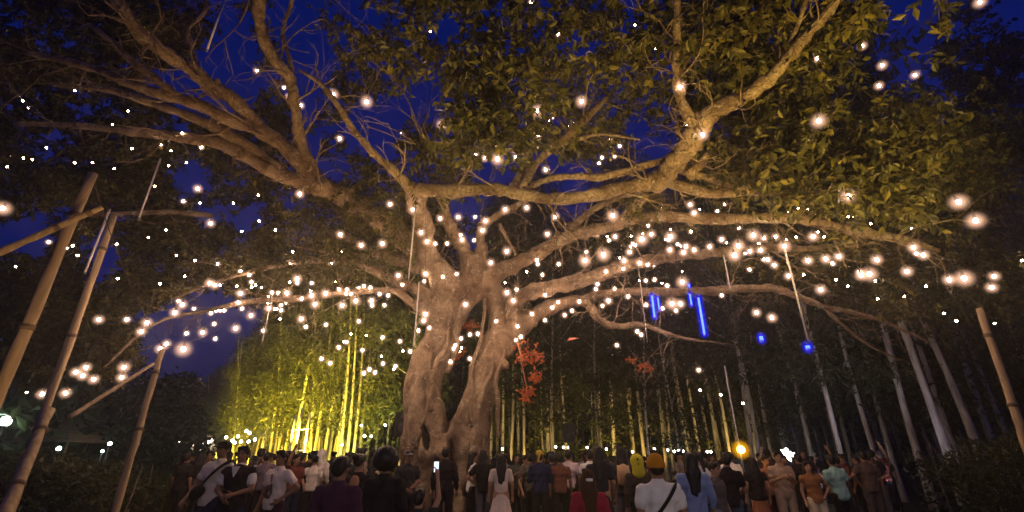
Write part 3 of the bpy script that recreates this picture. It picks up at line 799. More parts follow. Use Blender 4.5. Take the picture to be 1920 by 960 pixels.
BULBHALO = glow_mat('bulb_halo', (1.0, 0.56, 0.36), 0.75, 9.0)  # glow painted round each bulb, on a shell added for it
BLUEHALO = glow_mat('blue_halo', (0.0, 0.012, 1.0), 0.5, 4.5)
AMBERHALO = glow_mat('amber_halo', (1.0, 0.42, 0.005), 0.6, 3.2)
HALOSHELL = MB().ball((0, 0, -0.075), 0.15, 18, 12).mesh('halo_shell')  # carrier of the painted bulb halo, wider than the bulb
SOCK = MB().tube([(0, 0, -0.04), (0, 0, 0.0), (0, 0, 0.03)], [0.02, 0.02, 0.014], 6).mesh('socket')
CORD = MB().tube([(0, 0, 0.0), (0, 0, 1.0)], [0.004, 0.004], 3, caps=False).mesh('cord')
ALLS = np.concatenate(SAMPLES)[:, :3]
YC = {4: 7.2, 3: 9.3, 2: 11.5, 1: 13.5}
def bulb_place(x, y, c):
    v = (480 - y) / FPX
    t = (st + v * ct) / (ct - v * st)
    Y = YC[c] + rng.uniform(-0.7, 0.7)
    if x > 1480: Y *= 0.86
    if c == 1 and x < 600 and y < 560: Y = 8.6 + rng.uniform(-0.6, 0.8)
    if x < 260 and y > 560: Y = 9.5
    Y = min(Y, 10.2 / max(t, 0.05))
    return at(x, y, Y)
order = sorted(range(len(BULBS)), key=lambda i: -BULBS[i][2])
def bulb_label(i):
    x, y, c = BULBS[i]
    z = next(k for k, q in enumerate(ZONES) if q[1](x, y))
    m = [j for j in range(len(BULBS)) if next(k for k, q in enumerate(ZONES) if q[1](BULBS[j][0], BULBS[j][1])) == z]
    xs = sorted(BULBS[j][0] for j in m); ys = sorted(BULBS[j][1] for j in m)
    fx = xs.index(x) / len(xs); fy = ys.index(y) / len(ys)
    col = ['leftmost part', 'left part', 'middle', 'right part', 'rightmost part'][int(fx * 5)] if len(m) > 12 else ['left part', 'middle', 'right part'][int(fx * 3)]
    row = ['top', 'upper', 'lower', 'lowest'][int(fy * 4)] if len(m) > 12 else ['upper', 'lower'][int(fy * 2)]
    return '%s %s, %s %s' % ({4: 'large', 3: 'bright', 2: 'small', 1: 'tiny'}[c], ZONES[z][0], row, col), ZONES[z][0]
nbig = 0
rest = MB()
for i in order:
    x, y, c = BULBS[i]
    p = bulb_place(x, y, c)
    if nbig < 300:
        nbig += 1
        lab, z = bulb_label(i)
        o = obj('festoon_bulb', GLOBE, BULBM, None, p + Vector((0, 0, 0.075)))
        o.rotation_euler = (rng.normal() * 0.08, rng.normal() * 0.08, rng.uniform(0, 6))
        tag(o, lab, 'light bulb', 'festoon bulbs hung in the big tree, ' + z)
        if c >= 2:
            gl = obj('halo_shell', HALOSHELL, BULBHALO, o)
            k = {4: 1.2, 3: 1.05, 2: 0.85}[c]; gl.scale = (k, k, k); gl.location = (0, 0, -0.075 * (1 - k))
            s_ = obj('socket', SOCK, BLACK, o)
            d = ALLS - np.array(p)
            hor = np.hypot(d[:, 0], d[:, 1]); ok = (hor < 0.5) & (d[:, 2] > 0.1) & (d[:, 2] < 2.5)
            L = float(d[ok, 2].min()) if ok.any() else float(rng.uniform(0.25, 0.6))
            w_ = obj('cord', CORD, WIRE, o); w_.scale = (1, 1, max(0.1, L))
    else:
        rest.ball(p, 0.019 if p.y < 10 else 0.026, 6, 4)
o = rest.build('small_bulbs', BULBM)
tag(o, 'tiny warm bulbs scattered far off among the branches', 'light bulbs', kind='stuff')

# festoon cables that sag from limb to limb and to the poles
def cable(a, b, sag, label, n=14):
    t = np.linspace(0, 1, n)[:, None]
    P = np.array(a) * (1 - t) + np.array(b) * t
    P[:, 2] -= (sag * 4 * t * (1 - t))[:, 0]
    o = MB().tube(P, 0.007, 4, caps=False).build('festoon_cable', WIRE)
    tag(o, label, 'cable')
cable(at(172, 330, 5.0), at(305, 650, 9.0), 0.15, 'thin dark cable from the leaning left pole down to the shorter post')
cable(at(305, 650, 9.0), at(480, 560, 11.2), 0.3, 'thin dark cable from the shorter left post up to the low left limb')
cable(at(1180, 345, 8.4), at(1760, 470, 9.0), 0.8, 'thin dark cable sagging below the long right limb')
cable(at(1740, 470, 9.0), at(1838, 575, 8.0), 0.1, 'thin dark cable from the right limb to the right wooden pole')
cable(at(780, 365, 8.9), at(560, 350, 9.2), 0.6, 'thin dark cable between the level limb and the left fork')

# ------------------------------------------------------------------ meteor light tubes that hang straight down
TUBEW = mat('clear_tube', (0.72, 0.66, 0.62), 0.25, 0.1, spec=0.5)
BLUE = emit('blue_led', (0.022, 0.042, 1.0), 13.0)
BLUEC = emit('blue_led_core', (0.30, 0.45, 1.0), 14.0)
def light_tube(x0, y0, y1, Y, label, lit=None, r=0.016, hang=0.3):
    a = at(x0, y0, Y)
    v = (480.0 - y1) / FPX
    z1 = CAMZ + Y * (st + v * ct) / (ct - v * st)
    L = a.z - z1
    t = empty('light_tube', (a.x, a.y, a.z))
    tag(t, label, 'light tube', 'meteor light tubes hung in the tree')
    m = MB().tube([(0, 0, 0), (0, 0, -L)], [r, r], 8)
    if lit:
        m.build('glowing_tube', lit, t)
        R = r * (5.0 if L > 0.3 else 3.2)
        MB().tube([(0, 0, R * 0.7 - R * 0.7 * math.cos(q)) for q in ()] or [(0, 0, R * .8), (0, 0, R * .4), (0, 0, 0), (0, 0, -L * .5), (0, 0, -L), (0, 0, -L - R * .4), (0, 0, -L - R * .8)], [R * .25, R * .8, R, R, R, R * .8, R * .25], 20).build('blue_halo_shell', BLUEHALO, t)  # shell added round the lit tube to carry a painted blue halo
    else: m.build('clear_tube', TUBEW, t)
    MB().tube([(0, 0, 0.04), (0, 0, -0.03)], [r * 1.25, r * 1.25], 8).build('top_cap', BLACK if lit else METAL, t)
    MB().tube([(0, 0, -L + 0.02), (0, 0, -L - 0.02)], [r * 1.2, r * 0.9], 8).build('end_cap', METAL, t)
    MB().tube([(0, 0, 0.02), (0.01, 0, hang)], [0.004, 0.004], 4, caps=False).build('cord', WIRE, t)
light_tube(780, 378, 524, 8.7, 'long unlit pale tube hung from the left end of the level limb')
light_tube(786, 530, 650, 10.5, 'unlit pale tube hung beside the left grey trunk', r=0.018)
light_tube(512, 548, 642, 11.0, 'unlit pale tube hung before the edge of the yellow grove', r=0.014)
light_tube(1472, 470, 640, 8.0, 'long unlit pale tube under the glowing right cluster')
light_tube(1357, 480, 542, 10.5, 'faint short unlit tube left of the pale right tube', r=0.014)
light_tube(1196, 490, 642, 11.0, 'faint thin unlit tube left of the blue tubes', r=0.007)
light_tube(425, -10, 95, 6.2, 'pale unlit tube against the blue sky at the top left')
light_tube(300, 300, 410, 8.0, 'dim unlit tube in the dark left branches')
light_tube(205, 395, 512, 8.6, 'dim bluish unlit tube beside the second left pole', r=0.02)
light_tube(1222, 552, 596, 10.5, 'short blue glowing tube left of the bright pair', BLUE, 0.023)
light_tube(1233, 556, 582, 11.2, 'faint shortest blue glowing tube right beside the left blue tube', BLUE, 0.017)
light_tube(1291, 531, 540, 10.6, 'tiny blue glowing end above the two blue tubes', BLUE, 0.022)
light_tube(1293, 549, 573, 10.4, 'middle blue glowing tube just left of the longest', BLUE, 0.02)
light_tube(1309, 556, 628, 9.8, 'longest blue glowing tube right of the trunk', BLUE, 0.024)
light_tube(1426, 628, 640, 9.2, 'small blue glowing tube end before the dark right grove', BLUE, 0.036, 0.9)
light_tube(1513, 645, 656, 8.0, 'blue glowing end below the long pale tube on the right', BLUE, 0.036, 0.15)

# ------------------------------------------------------------------ hanging leaf sprays, red lamplight painted into their colour
def red_lit_spray(label, items, stem=None):
    """items: (px, py, radius px, Y, sprays)"""
    x0, y0, Y0 = (stem[0] if stem else (items[0][0], items[0][1] - 12, items[0][3]))
    base_ = at(x0, y0, Y0)
    t = empty('orange_leaf_spray', tuple(base_)); tag(t, label, 'hanging leaves')
    inv = Matrix.Translation(-base_)
    P = []
    for (px, py, rx, ry, Y, n) in items:
        for k in range(n):
            r, th = math.sqrt(rng.random()), rng.uniform(0, 6.28)
            P.append(np.array(at(px + rx * r * math.cos(th), py + ry * r * math.sin(th), Y + rng.uniform(-0.25, 0.25))))
    P = np.array(P)
    a, b, bs, d, nr, L, Wd = sprays(P, 9, 0.3, 0.09, 0.045, 0.2)
    o = obj('red_lit_leaves', leaf_mesh('red_lit_leaves', bs, d, nr, L, Wd, False), REDLITLEAF, t); o['kind'] = 'stuff'; o.matrix_parent_inverse = inv
    m = MB()
    for i in range(len(a)): m.tube([a[i], b[i]], [0.005, 0.003], 4)
    if stem: m.tube([at(*s) for s in stem], np.linspace(0.022, 0.008, len(stem)), 6)
    o = m.build('stem', mat('orange_stem', (0.5, 0.2, 0.1), 0.8), t); o.matrix_parent_inverse = inv
    return t
red_lit_spray('long hanging spray of leaves lit orange red right of the grey trunks', [(992, 665, 26, 22, 11.6, 17), (978, 655, 16, 28, 11.6, 9), (1006, 708, 18, 9, 11.6, 9), (990, 738, 18, 14, 11.6, 14)],
             [(968, 635, 12.2), (975, 660, 11.7), (980, 690, 11.6), (986, 720, 11.6), (990, 745, 11.6)])
red_lit_spray('clump of leaves lit bright orange in the gap between the two trunks', [(884, 613, 15, 11, 13.3, 16)])
red_lit_spray('clump of leaves lit dull red low between the two trunks', [(858, 668, 24, 14, 13.4, 12)])
red_lit_spray('flat leaf spray lit orange, hung below the curved right limb', [(1206, 690, 22, 6, 11.5, 7), (1188, 672, 8, 5, 11.5, 3)])
a = at(1075, 636, 12.0)
t = MB().add([a + Vector((-0.16, 0, -0.05)), a + Vector((0.17, 0.02, 0.04)), a + Vector((-0.1, 0.02, 0.05)), a + Vector((-0.16, 0.015, -0.05)), a + Vector((0.17, 0.035, 0.04)), a + Vector((-0.1, 0.035, 0.05))],
             [(0, 1, 4, 3), (1, 2, 5, 4), (2, 0, 3, 5)], [(0, 2, 1), (3, 4, 5)]).build('pennant', mat('pink_cloth', (0.7, 0.22, 0.16), 0.8), None, False)
tag(t, 'small pink triangular pennant hung right of the orange spray', 'pennant')
# the red lamp that colours these sprays stands behind the crowd
floodlight('red floodlight on the ground behind the crowd, aimed at the orange sprays', (0.9, 9.6, 0.3), (0.4, 11.8, 4.4), (1.0, 0.36, 0.18), 240, 38)

# ------------------------------------------------------------------ wooden poles
def pole(x0, y0, x1, y1, Y0, Y1, w, label, name='wooden_pole', ground=True, group=None, bands=True):
    a = at(x0, y0, Y0); b = at(x1, y1, Y1)
    if ground:
        k = (a.z + 0.1) / max(a.z - b.z, 0.01); b = a + (b - a) * k
    r = 0.5 * w * cdepth(y0, Y0) / FPX
    t = empty(name, (b.x, b.y, max(b.z, 0)) if ground else tuple(a)); tag(t, label, 'pole', group)
    inv = Matrix.Translation(-Vector(t.location))
    n = 18
    P = np.array([a + (b - a) * (i / (n - 1)) for i in range(n)]) + rng.normal(size=(n, 3)) * r * 0.05
    m = MB().tube(P, np.linspace(r * 0.85, r * 1.15, n) * (1 + 0.05 * rng.normal(size=n)), 12, rough=0.05)
    o = m.build('shaft', WOOD, t); o.matrix_parent_inverse = inv
    if bands:
        d = unit(np.array(b - a))
        for f in (0.12, 0.4):
            c = np.array(a + (b - a) * f)
            o = MB().tube([c - d * 0.03, c, c + d * 0.03], [r * 1.12, r * 1.2, r * 1.1], 10).build('rope_binding', mat('rope', (0.16, 0.11, 0.07), 0.9), t)
            o.matrix_parent_inverse = inv
    return t
pole(174, 325, 5, 722, 5.0, 5.0, 17, 'thick pale pole in the left corner that the crossbar is tied to')
pole(192, 388, -40, 490, 4.9, 4.6, 11, 'pale crossbar pole tied slantwise to the thick left pole', 'crossbar_pole', False)
pole(214, 405, 74, 800, 8.4, 8.4, 12, 'second slimmer left pole behind the thick one')
pole(304, 655, 252, 835, 9.0, 9.0, 11, 'short dark post between the left poles and the yellow grove')
pole(288, 682, 130, 782, 8.9, 7.6, 6, 'thin pole slanting down from the top of the short post', 'slanting_pole', False, bands=False)
pole(1836, 578, 1925, 835, 8.0, 8.0, 13, 'brown wooden pole alone at the right edge')
pole(92, 770, 10, 960, 7.0, 6.0, 18, 'dark leaning pole low in the left corner')
# ------------------------------------------------------------------ background trees
def crown_mesh(h0, h1, rx, nclump, nl, ln, wd, seed, narrow=0.6):
    r = np.random.default_rng(seed)
    f = r.uniform(0, 1, nclump)
    th = r.uniform(0, 2 * PI, nclump)
    prof = rx * (np.sin(np.clip(f * 0.86 + 0.12, 0, 1) * PI) ** narrow)
    rad = prof * np.sqrt(r.uniform(0.05, 1, nclump))
    c = np.stack([rad * np.cos(th), rad * np.sin(th), h0 + (h1 - h0) * f], 1)
    ii = np.repeat(np.arange(nclump), nl)
    b = c[ii] + r.normal(size=(len(ii), 3)) * np.array([0.42, 0.42, 0.34]) * rx * 0.32
    d = unit(r.normal(size=(len(ii), 3)) * np.array([1, 1, 0.6]) + np.array([0, 0, -0.75]))
    nn = r.normal(size=(len(ii), 3)); nn = unit(nn - d * (nn * d).sum(1)[:, None])
    return leaf_mesh('crown', b, d, nn, ln * r.uniform(0.6, 1.4, len(ii)), wd * r.uniform(0.7, 1.3, len(ii)), False), c
def trunk_mesh(h, r0, seed, bend=0.3, cl=None):
    r = np.random.default_rng(seed)
    n = 14
    z = np.linspace(-0.2, h, n)
    ph = r.uniform(0, 6.28, 2)
    x = bend * np.sin(z * 0.33 + ph[0]) * z / h; y = bend * np.sin(z * 0.27 + ph[1]) * z / h
    rr = r0 * (1 - 0.75 * (z + 0.2) / (h + 0.2)) * (1 + 0.06 * r.normal(size=n)); rr[0] *= 1.5; rr[1] *= 1.15
    m = MB().tube(np.stack([x, y, z], 1), rr, 9, rough=0.04)
    for k in range(9):                                     # side limbs that carry the crown
        f = r.uniform(0.42, 0.95); i = int(f * (n - 1))
        p = np.array([x[i], y[i], z[i]]); a = r.uniform(0, 6.28); L = r.uniform(0.12, 0.2) * h * (1.15 - f)
        d = np.array([math.cos(a), math.sin(a), r.uniform(0.4, 1.0)])
        m.tube([p, p + d * L * 0.5, p + d * L + np.array([0, 0, L * 0.2])], [rr[i] * 0.5, rr[i] * 0.3, 0.012], 5)
    return m.mesh('trunk')
EUC_T = [trunk_mesh(15 + k, 0.085 + 0.008 * k, 100 + k, 0.45) for k in range(6)]
EUC_C = [crown_mesh(3.4 + 0.9 * k, 17 + k, 2.7, 105, 26, 0.42, 0.11, 200 + k)[0] for k in range(6)]
def gum_tree(x, y, s, label, group, lean=0.0):
    k = rng.integers(0, 6)
    t = empty('eucalyptus_tree', (x, y, 0), rng.uniform(0, 6.28)); t.scale = (s, s, s * rng.uniform(0.92, 1.1))
    t.rotation_euler = (rng.normal() * 0.012, rng.normal() * 0.012 + lean, rng.uniform(0, 6.28))
    tag(t, label, 'tree', group)
    obj('trunk', EUC_T[k], EUC, t); obj('crown', EUC_C[rng.integers(0, 6)], GUMLEAF, t)
    return t
# the pale trunks on the right, one by one: (x at the horizon, distance, size)
RIGHT = [(1412, 19, 0.8), (1448, 24, 0.7), (1520, 21, 0.75), (1578, 17.5, 0.9), (1594, 23, 0.85), (1642, 18, 0.9), (1672, 20, 0.85), (1722, 17, 1.0), (1778, 15, 1.25), (1792, 18, 0.9),
         (1838, 16, 1.15), (1900, 20, 1.0), (1275, 21, 0.55), (1215, 22, 0.6)]
RLAB = ['tall pale trunk left of the small blue light end', 'thin pale trunk under the small blue light end', 'pale trunk below the blue end of the long tube', 'crooked pale trunk just right of the long tube', 'thin trunk close behind the crooked pale one',
        'slanting pale trunk in the middle of the right grove', 'pale trunk bright only near its foot, right grove', 'smooth pale trunk left of the peeling ones', 'thickest pale trunk with peeling bark near the hedge', 'thin peeling trunk touching the thickest one',
        'last pale trunk before the right wooden pole', 'dim trunk behind the right wooden pole', 'thin trunk below the blue tubes left of the amber lamp', 'thin leaning trunk between the orange spray and the blue tubes']
for i, (px, Y, s) in enumerate(RIGHT):
    gum_tree(ground_x(px, Y), Y, s, RLAB[i],
             'pale trunks of the right grove')
for k in range(105):
    px = rng.uniform(905, 1440); Y = rng.uniform(24.5, 44)
    gum_tree(ground_x(px, Y), Y, rng.uniform(0.72, 1.0), 'slender %s trunk in the golden lit grove, %s' % ('near' if Y < 31 else ('deeper' if Y < 38 else 'deepest'), ['right beside the big tree', 'below the long orange spray', 'left of the flat orange leaves', 'below the blue tubes', 'around the amber lamp'][int((px - 905) / 107.1)]), 'golden lit trunks behind the crowd')
for k in range(26):
    px = rng.uniform(590, 790); Y = rng.uniform(24, 42)
    gum_tree(ground_x(px, Y), Y, rng.uniform(0.72, 1.0), 'slender %s trunk in the green lit grove, %s' % ('near' if Y < 30 else 'deeper', 'beside the bamboo' if px < 660 else ('midway to the big tree' if px < 725 else 'close to the big trunk')), 'green lit trunks left of the big tree')
for k in range(34):
    px = rng.uniform(1380, 2250); Y = rng.uniform(22, 45)
    gum_tree(ground_x(px, Y), Y, rng.uniform(0.9, 1.3), 'dark eucalyptus of the unlit right grove, %s, %s' % ('front rows' if Y < 30 else ('middle rows' if Y < 38 else 'deep rows'), 'behind the long pale tube' if px < 1560 else ('behind the pale slanting trunks' if px < 1750 else ('behind the corner hedge' if px < 1930 else 'past the right pole'))), 'dark trees of the right grove')
for k in range(30):
    px = rng.uniform(700, 2200); Y = rng.uniform(46, 62)
    gum_tree(ground_x(px, Y), Y, rng.uniform(1.0, 1.35), 'dark eucalyptus in the far rows, %s' % ('behind the big trunks' if px < 960 else ('behind the golden trunks' if px < 1430 else ('behind the pale right trunks' if px < 1800 else 'past the right edge'))), 'far rows of the grove')

# the woods behind everything read as one dark mass
n = 66000
x = np.concatenate([rng.uniform(-22, 150, 54000), rng.uniform(-150, -58, 12000)])
zt = np.where(x > -22, 26 + 4 * np.sin(x * 0.21) + 3 * np.sin(x * 0.53 + 1), 9 + 2 * np.sin(x * 0.3))
b = np.stack([x, np.where(x > -22, rng.uniform(64, 74, n), rng.uniform(92, 105, n)), zt * rng.uniform(0, 1, n) ** 1.25], 1)
d = unit(rng.normal(size=(n, 3)) + np.array([0, 0, -0.4])); nn = unit(np.cross(d, rng.normal(size=(n, 3))))
o = obj('far_woods', leaf_mesh('far_woods', b, d, nn, rng.uniform(0.9, 1.9, n), rng.uniform(0.5, 0.9, n), False), GUMLEAF)
tag(o, 'dark mass of woods far behind the groves', 'woods', kind='stuff')
# dark broad trees at the left, beyond the stalls
BR_C = [crown_mesh(0.6, 6.5, 3.2, 80, 40, 0.5, 0.26, 300 + k, 0.45)[0] for k in range(3)]
BR_T = [trunk_mesh(5, 0.2, 320 + k, 0.2) for k in range(2)]
for i, (px, Y, s, lab) in enumerate([(330, 52, 1.25, 'dark round tree silhouetted below the blue sky, left of the yellow grove'), (285, 30, 0.95, 'dark ragged tree behind the short post at the left'),
        (215, 40, 0.95, 'dark broad tree behind the market stalls'), (60, 34, 1.3, 'dark tall broad tree at the far left edge'), (-60, 24, 1.6, 'dark broad tree past the left corner'), (130, 46, 1.3, 'dark broad tree rising behind the left poles'), (372, 60, 1.3, 'far dark tree at the left foot of the yellow grove')]):
    t = empty('broad_tree', (ground_x(px, Y), Y, 0), rng.uniform(0, 6)); t.scale = (s, s, s); tag(t, lab, 'tree')
    obj('trunk', BR_T[i % 2], DARKB, t); obj('crown', BR_C[i % 3], GUMLEAF, t)

# the yellow lit bamboo grove, running away to the left
CULM = []
for k in range(5):
    r = np.random.default_rng(400 + k)
    z = np.linspace(-0.1, 8.6 + 0.5 * k, 12); a = r.uniform(0, 6.28); bend = r.uniform(0.3, 1.1)
    CULM.append(MB().tube(np.stack([bend * math.cos(a) * (z / 9) ** 2, bend * math.sin(a) * (z / 9) ** 2, z], 1), np.linspace(0.065, 0.02, 12) * (1 + 0.1 * (np.arange(12) % 2)), 7).mesh('culm'))
BAMC = [crown_mesh(2.0, 10.2, 1.9, 150, 44, 0.21, 0.05, 420 + k, 0.35)[0] for k in range(5)]
CULMM = mat('bamboo_culm', (0.42, 0.38, 0.19), 0.5, 0.25, 3.0, 0.1, objrand=0.35)
BAMX = []
for i in range(34):
    f = i / 33
    px = 368 + 290 * f + rng.uniform(-10, 10)
    Y = 50 * (1 - f) ** 1.3 + 24.5 * f + rng.uniform(-1.5, 3.5)
    s = 0.80 + 0.45 * min(1.0, f / 0.38) + 0.1 * (f > 0.5) + rng.uniform(-0.06, 0.08)
    t = empty('bamboo_clump', (ground_x(px, Y), Y, 0), rng.uniform(0, 6.28)); t.scale = (s, s, s)
    tag(t, 'yellow lit bamboo clump, %s' % ['far down the row beside the low stall', 'in the far half of the row', 'in the brightest part left of the white lit stems', 'behind the white lit stems', 'at the near end by the green grove'][min(4, int(f * 5))], 'bamboo', 'bamboo clumps lit yellow')
    for j in range(6):
        c = obj('culm', CULM[(i + j) % 5], CULMM, t)
        a = rng.uniform(0, 6.28); rr = rng.uniform(0.15, 0.9)
        c.location = (rr * math.cos(a), rr * math.sin(a), 0); c.rotation_euler = (rng.normal() * 0.05, rng.normal() * 0.05, rng.uniform(0, 6.28))
    obj('foliage', BAMC[i % 5], BAMLEAF, t)
    BAMX.append((ground_x(px, Y), Y))

# leafy undergrowth between the golden trunks
n = 26000
px = rng.uniform(600, 1470, n); Y = rng.uniform(26, 42, n)
hh = 5.2 * rng.uniform(0, 1, n) ** 1.6 * (0.7 + 0.3 * np.sin(px * 0.05))
b = np.stack([(px - 960) / FPX * Y / (ct + 375 / FPX * st), Y, hh], 1)
d = unit(rng.normal(size=(n, 3)) + np.array([0, 0, 0.1])); nn = unit(np.cross(d, rng.normal(size=(n, 3))))
o = obj('undergrowth', leaf_mesh('undergrowth', b, d, nn, rng.uniform(0.15, 0.5, n), rng.uniform(0.05, 0.12, n), False), BAMLEAF)
tag(o, 'thin leafy undergrowth between the lit trunks', 'undergrowth', kind='stuff')
# floodlights among the groves
YEL = (1.0, 0.72, 0.09); GOLD = (1.0, 0.60, 0.12); VIO = (0.80, 0.74, 1.0); GRN = (0.86, 0.80, 0.25)
for (px, Y, pw) in [(420, 36, 3600), (455, 31, 3400), (495, 26.5, 3000), (535, 23.0, 2600), (575, 21.0, 2400), (615, 20, 2000), (390, 42, 3800)]:
    floodlight('yellow floodlight on the ground at the foot of the bamboo grove', (ground_x(px, Y), Y, 0.3), (ground_x(px, Y) + 0.6, Y + 3.2, 5.6), YEL, pw, 110, 20, 'yellow floodlights along the bamboo')
for (px, Y, pw) in [(400, 33, 6500), (445, 26.5, 5600), (490, 22, 4800), (540, 19.5, 4200), (590, 18.5, 3200)]:  # second row of lamps, added to brighten the bamboo tops
    t = floodlight('added yellow floodlight on a short mast in front of the bamboo grove', (ground_x(px, Y), Y, 1.7), (ground_x(px, Y) + 0.3, Y + 6.5, 9.6), YEL, pw, 75, 3, 'added yellow mast lights before the bamboo')
    MB().tube([(0, 0, -1.7), (0, 0, -0.18)], [0.04, 0.03], 8).build('added_mast', METAL, t)
for (px, Y, pw) in [(640, 22, 1500), (690, 22, 1300), (735, 23, 1100)]:
    floodlight('green yellow floodlight on the ground left of the big trunk', (ground_x(px, Y), Y, 0.3), (ground_x(px, Y), Y + 3.5, 4.0), GRN, pw, 105, 12, 'floodlights left of the big trunk')
for (px, Y, pw) in [(930, 25, 480), (985, 24, 420), (1030, 26, 420), (1090, 24.5, 520), (1120, 27, 520), (1165, 25, 420), (1215, 24, 600), (1262, 26, 420), (1330, 24, 480), (1385, 25, 350), (1430, 24, 200)]:
    floodlight('golden floodlight on the ground at the foot of the close grove', (ground_x(px, Y), Y, 0.3), (ground_x(px, Y), Y + 2.2, 3.6), GOLD if px % 2 else (1.0, 0.68, 0.2), pw, 100, 14, 'golden floodlights behind the crowd')
for (px, Y, pw) in [(1555, 15.5, 90), (1650, 15.5, 110), (1735, 14, 150), (1800, 13.6, 110)]:
    floodlight('cool white floodlight on the ground among the right trunks', (ground_x(px, Y), Y, 0.3), (ground_x(px, Y) + 0.2, Y + 2.2, 5.2), VIO, pw, 80, 0.8, 'cool floodlights among the right trunks')

# dark hedges at both lower corners
def hedge(x0, x1, Y, D, h, n, label, leaf=GUMLEAF):
    t = empty('hedge', ((x0 + x1) / 2, Y, 0)); tag(t, label, 'hedge')
    r = rng
    x = r.uniform(x0, x1, n); y = r.uniform(-D / 2, D / 2, n)
    top = h * (0.86 + 0.14 * np.sin(x * 1.7) + 0.08 * np.sin(x * 4.1 + 1))
    z = top * np.sqrt(r.uniform(0.02, 1, n))
    b = np.stack([x - (x0 + x1) / 2, y, z], 1)
    d = unit(r.normal(size=(n, 3)) + np.array([0, -0.4, 0.3])); nn = r.normal(size=(n, 3)); nn = unit(nn - d * (nn * d).sum(1)[:, None])
    o = obj('foliage', leaf_mesh('foliage', b, d, nn, r.uniform(0.08, 0.2, n), r.uniform(0.04, 0.09, n), False), leaf, t); o['kind'] = 'stuff'
    m = MB()
    for k in range(int((x1 - x0) * 3)):
        xx = r.uniform(x0, x1) - (x0 + x1) / 2; yy = r.uniform(-D / 3, D / 3)
        m.tube([(xx, yy, 0), (xx + r.normal() * 0.1, yy, h * 0.5), (xx + r.normal() * 0.25, yy + r.normal() * 0.2, h * 0.9)], [0.02, 0.014, 0.006], 5)
    o = m.build('stems', DARKB, t); o['kind'] = 'stuff'
hedge(9.6, 17.0, 11.6, 1.6, 2.15, 9000, 'dark unlit hedge filling the lower right corner')
hedge(-16.5, -8.2, 11.5, 1.6, 1.62, 9000, 'dark unlit hedge along the lower left corner')

# lit grass verge between hedge and crowd
n = 9000
px = rng.uniform(225, 345, n); Y = rng.uniform(15, 26, n)
b = np.stack([[ground_x(p, y) for p, y in zip(px, Y)], Y, np.zeros(n)], 1)
d = unit(rng.normal(size=(n, 3)) * 0.35 + np.array([0, 0, 1.0])); nn = rng.normal(size=(n, 3)); nn = unit(nn - d * (nn * d).sum(1)[:, None])
o = obj('tall_grass', leaf_mesh('tall_grass', b, d, nn, rng.uniform(0.3, 1.1, n), rng.uniform(0.02, 0.05, n), False), GRASS)
tag(o, 'rough green grass verge lit beside the crowd at the left', 'grass', kind='stuff')
floodlight('green white floodlight on the ground lighting the grass verge', (ground_x(345, 17), 17, 0.4), (ground_x(285, 20), 20, 0.8), (0.85, 1.0, 0.45), 160, 110, 6)

# ------------------------------------------------------------------ market stalls, lamps and loudspeakers at the back
CANVAS = mat('dull_canvas', (0.42, 0.30, 0.20), 0.85, 0.2, 3)
def stall(px, Y, w, h, label):
    x = ground_x(px, Y)
    t = empty('market_stall', (x, Y, 0)); tag(t, label, 'stall')
    for sx in (-1, 1):
        for sy in (-1, 1):
            MB().tube([(sx * w / 2, sy * w * 0.35, 0), (sx * w / 2, sy * w * 0.35, h)], [0.05, 0.05], 8).build('post', WOOD, t)
    m = MB(); e = w * 0.58; f = w * 0.43; r = h + w * 0.32
    V = [(-e, -f, h), (e, -f, h), (e, f, h), (-e, f, h), (-w * 0.1, 0, r), (w * 0.1, 0, r)]
    V += [(a, b, c - 0.03) for a, b, c in V]
    m.add(V, [(0, 1, 5, 4), (2, 3, 4, 5), (7, 6, 10, 11), (9, 8, 11, 10), (0, 6, 7, 1), (2, 8, 9, 3), (1, 7, 8, 2), (3, 9, 6, 0)], [(1, 2, 5), (3, 0, 4), (8, 7, 11), (6, 9, 10)])
    m.build('canvas_roof', CANVAS, t, False)
    MB().box((0, -f + 0.1, 0.5), (w * 0.95, 0.06, 1.0)).build('counter_front', mat('stall_boards', (0.2, 0.14, 0.09), 0.8, 0.3, 4), t, False)
    MB().box((0, -f + 0.25, 1.02), (w, 0.5, 0.04)).build('counter_top', WOOD, t, False)
stall(88, 27, 4.6, 2.3, 'market stall with a dull canvas roof behind the left hedge')
stall(178, 30, 3.6, 2.5, 'smaller market stall with a pointed canvas roof right of the first')
stall(375, 44, 6.0, 1.9, 'long low stall under a row of white bulbs left of the bamboo')
WHITE_L = emit('white_lamp', (1.0, 0.95, 0.86), 26.0)
GREEN_L = emit('green_white_lamp', (0.75, 1.0, 0.85), 22.0)
def lamp_post(px, py, Y, label, m, r=0.09, group=None):
    p = at(px, py, Y)
    t = empty('lamp_post', (p.x, p.y, 0)); tag(t, label, 'lamp', group)
    MB().tube([(0, 0, 0), (0, 0, p.z - r)], [0.04, 0.03], 8).build('post', METAL, t)
    MB().tube([(0, 0, p.z - r - 0.05), (0, 0, p.z - r * 0.6)], [r * 0.5, r * 0.6], 8).build('collar', BLACK, t)
    MB().ball((0, 0, p.z), r, 10, 8).build('globe', m, t)
lamp_post(10, 790, 22, 'glaring white lamp on a post at the left edge', GREEN_L, 0.22)
lamp_post(81, 797, 26, 'small white lamp on a post between the two stalls', WHITE_L, 0.07)
lamp_post(110, 841, 24, 'low white green lamp in front of the stalls', GREEN_L, 0.1)
lamp_post(206, 832, 26, 'white lamp beside the second stall', GREEN_L, 0.09)
lamp_post(192, 846, 24, 'lowest small lamp just left of the white one by the second stall', GREEN_L, 0.06)
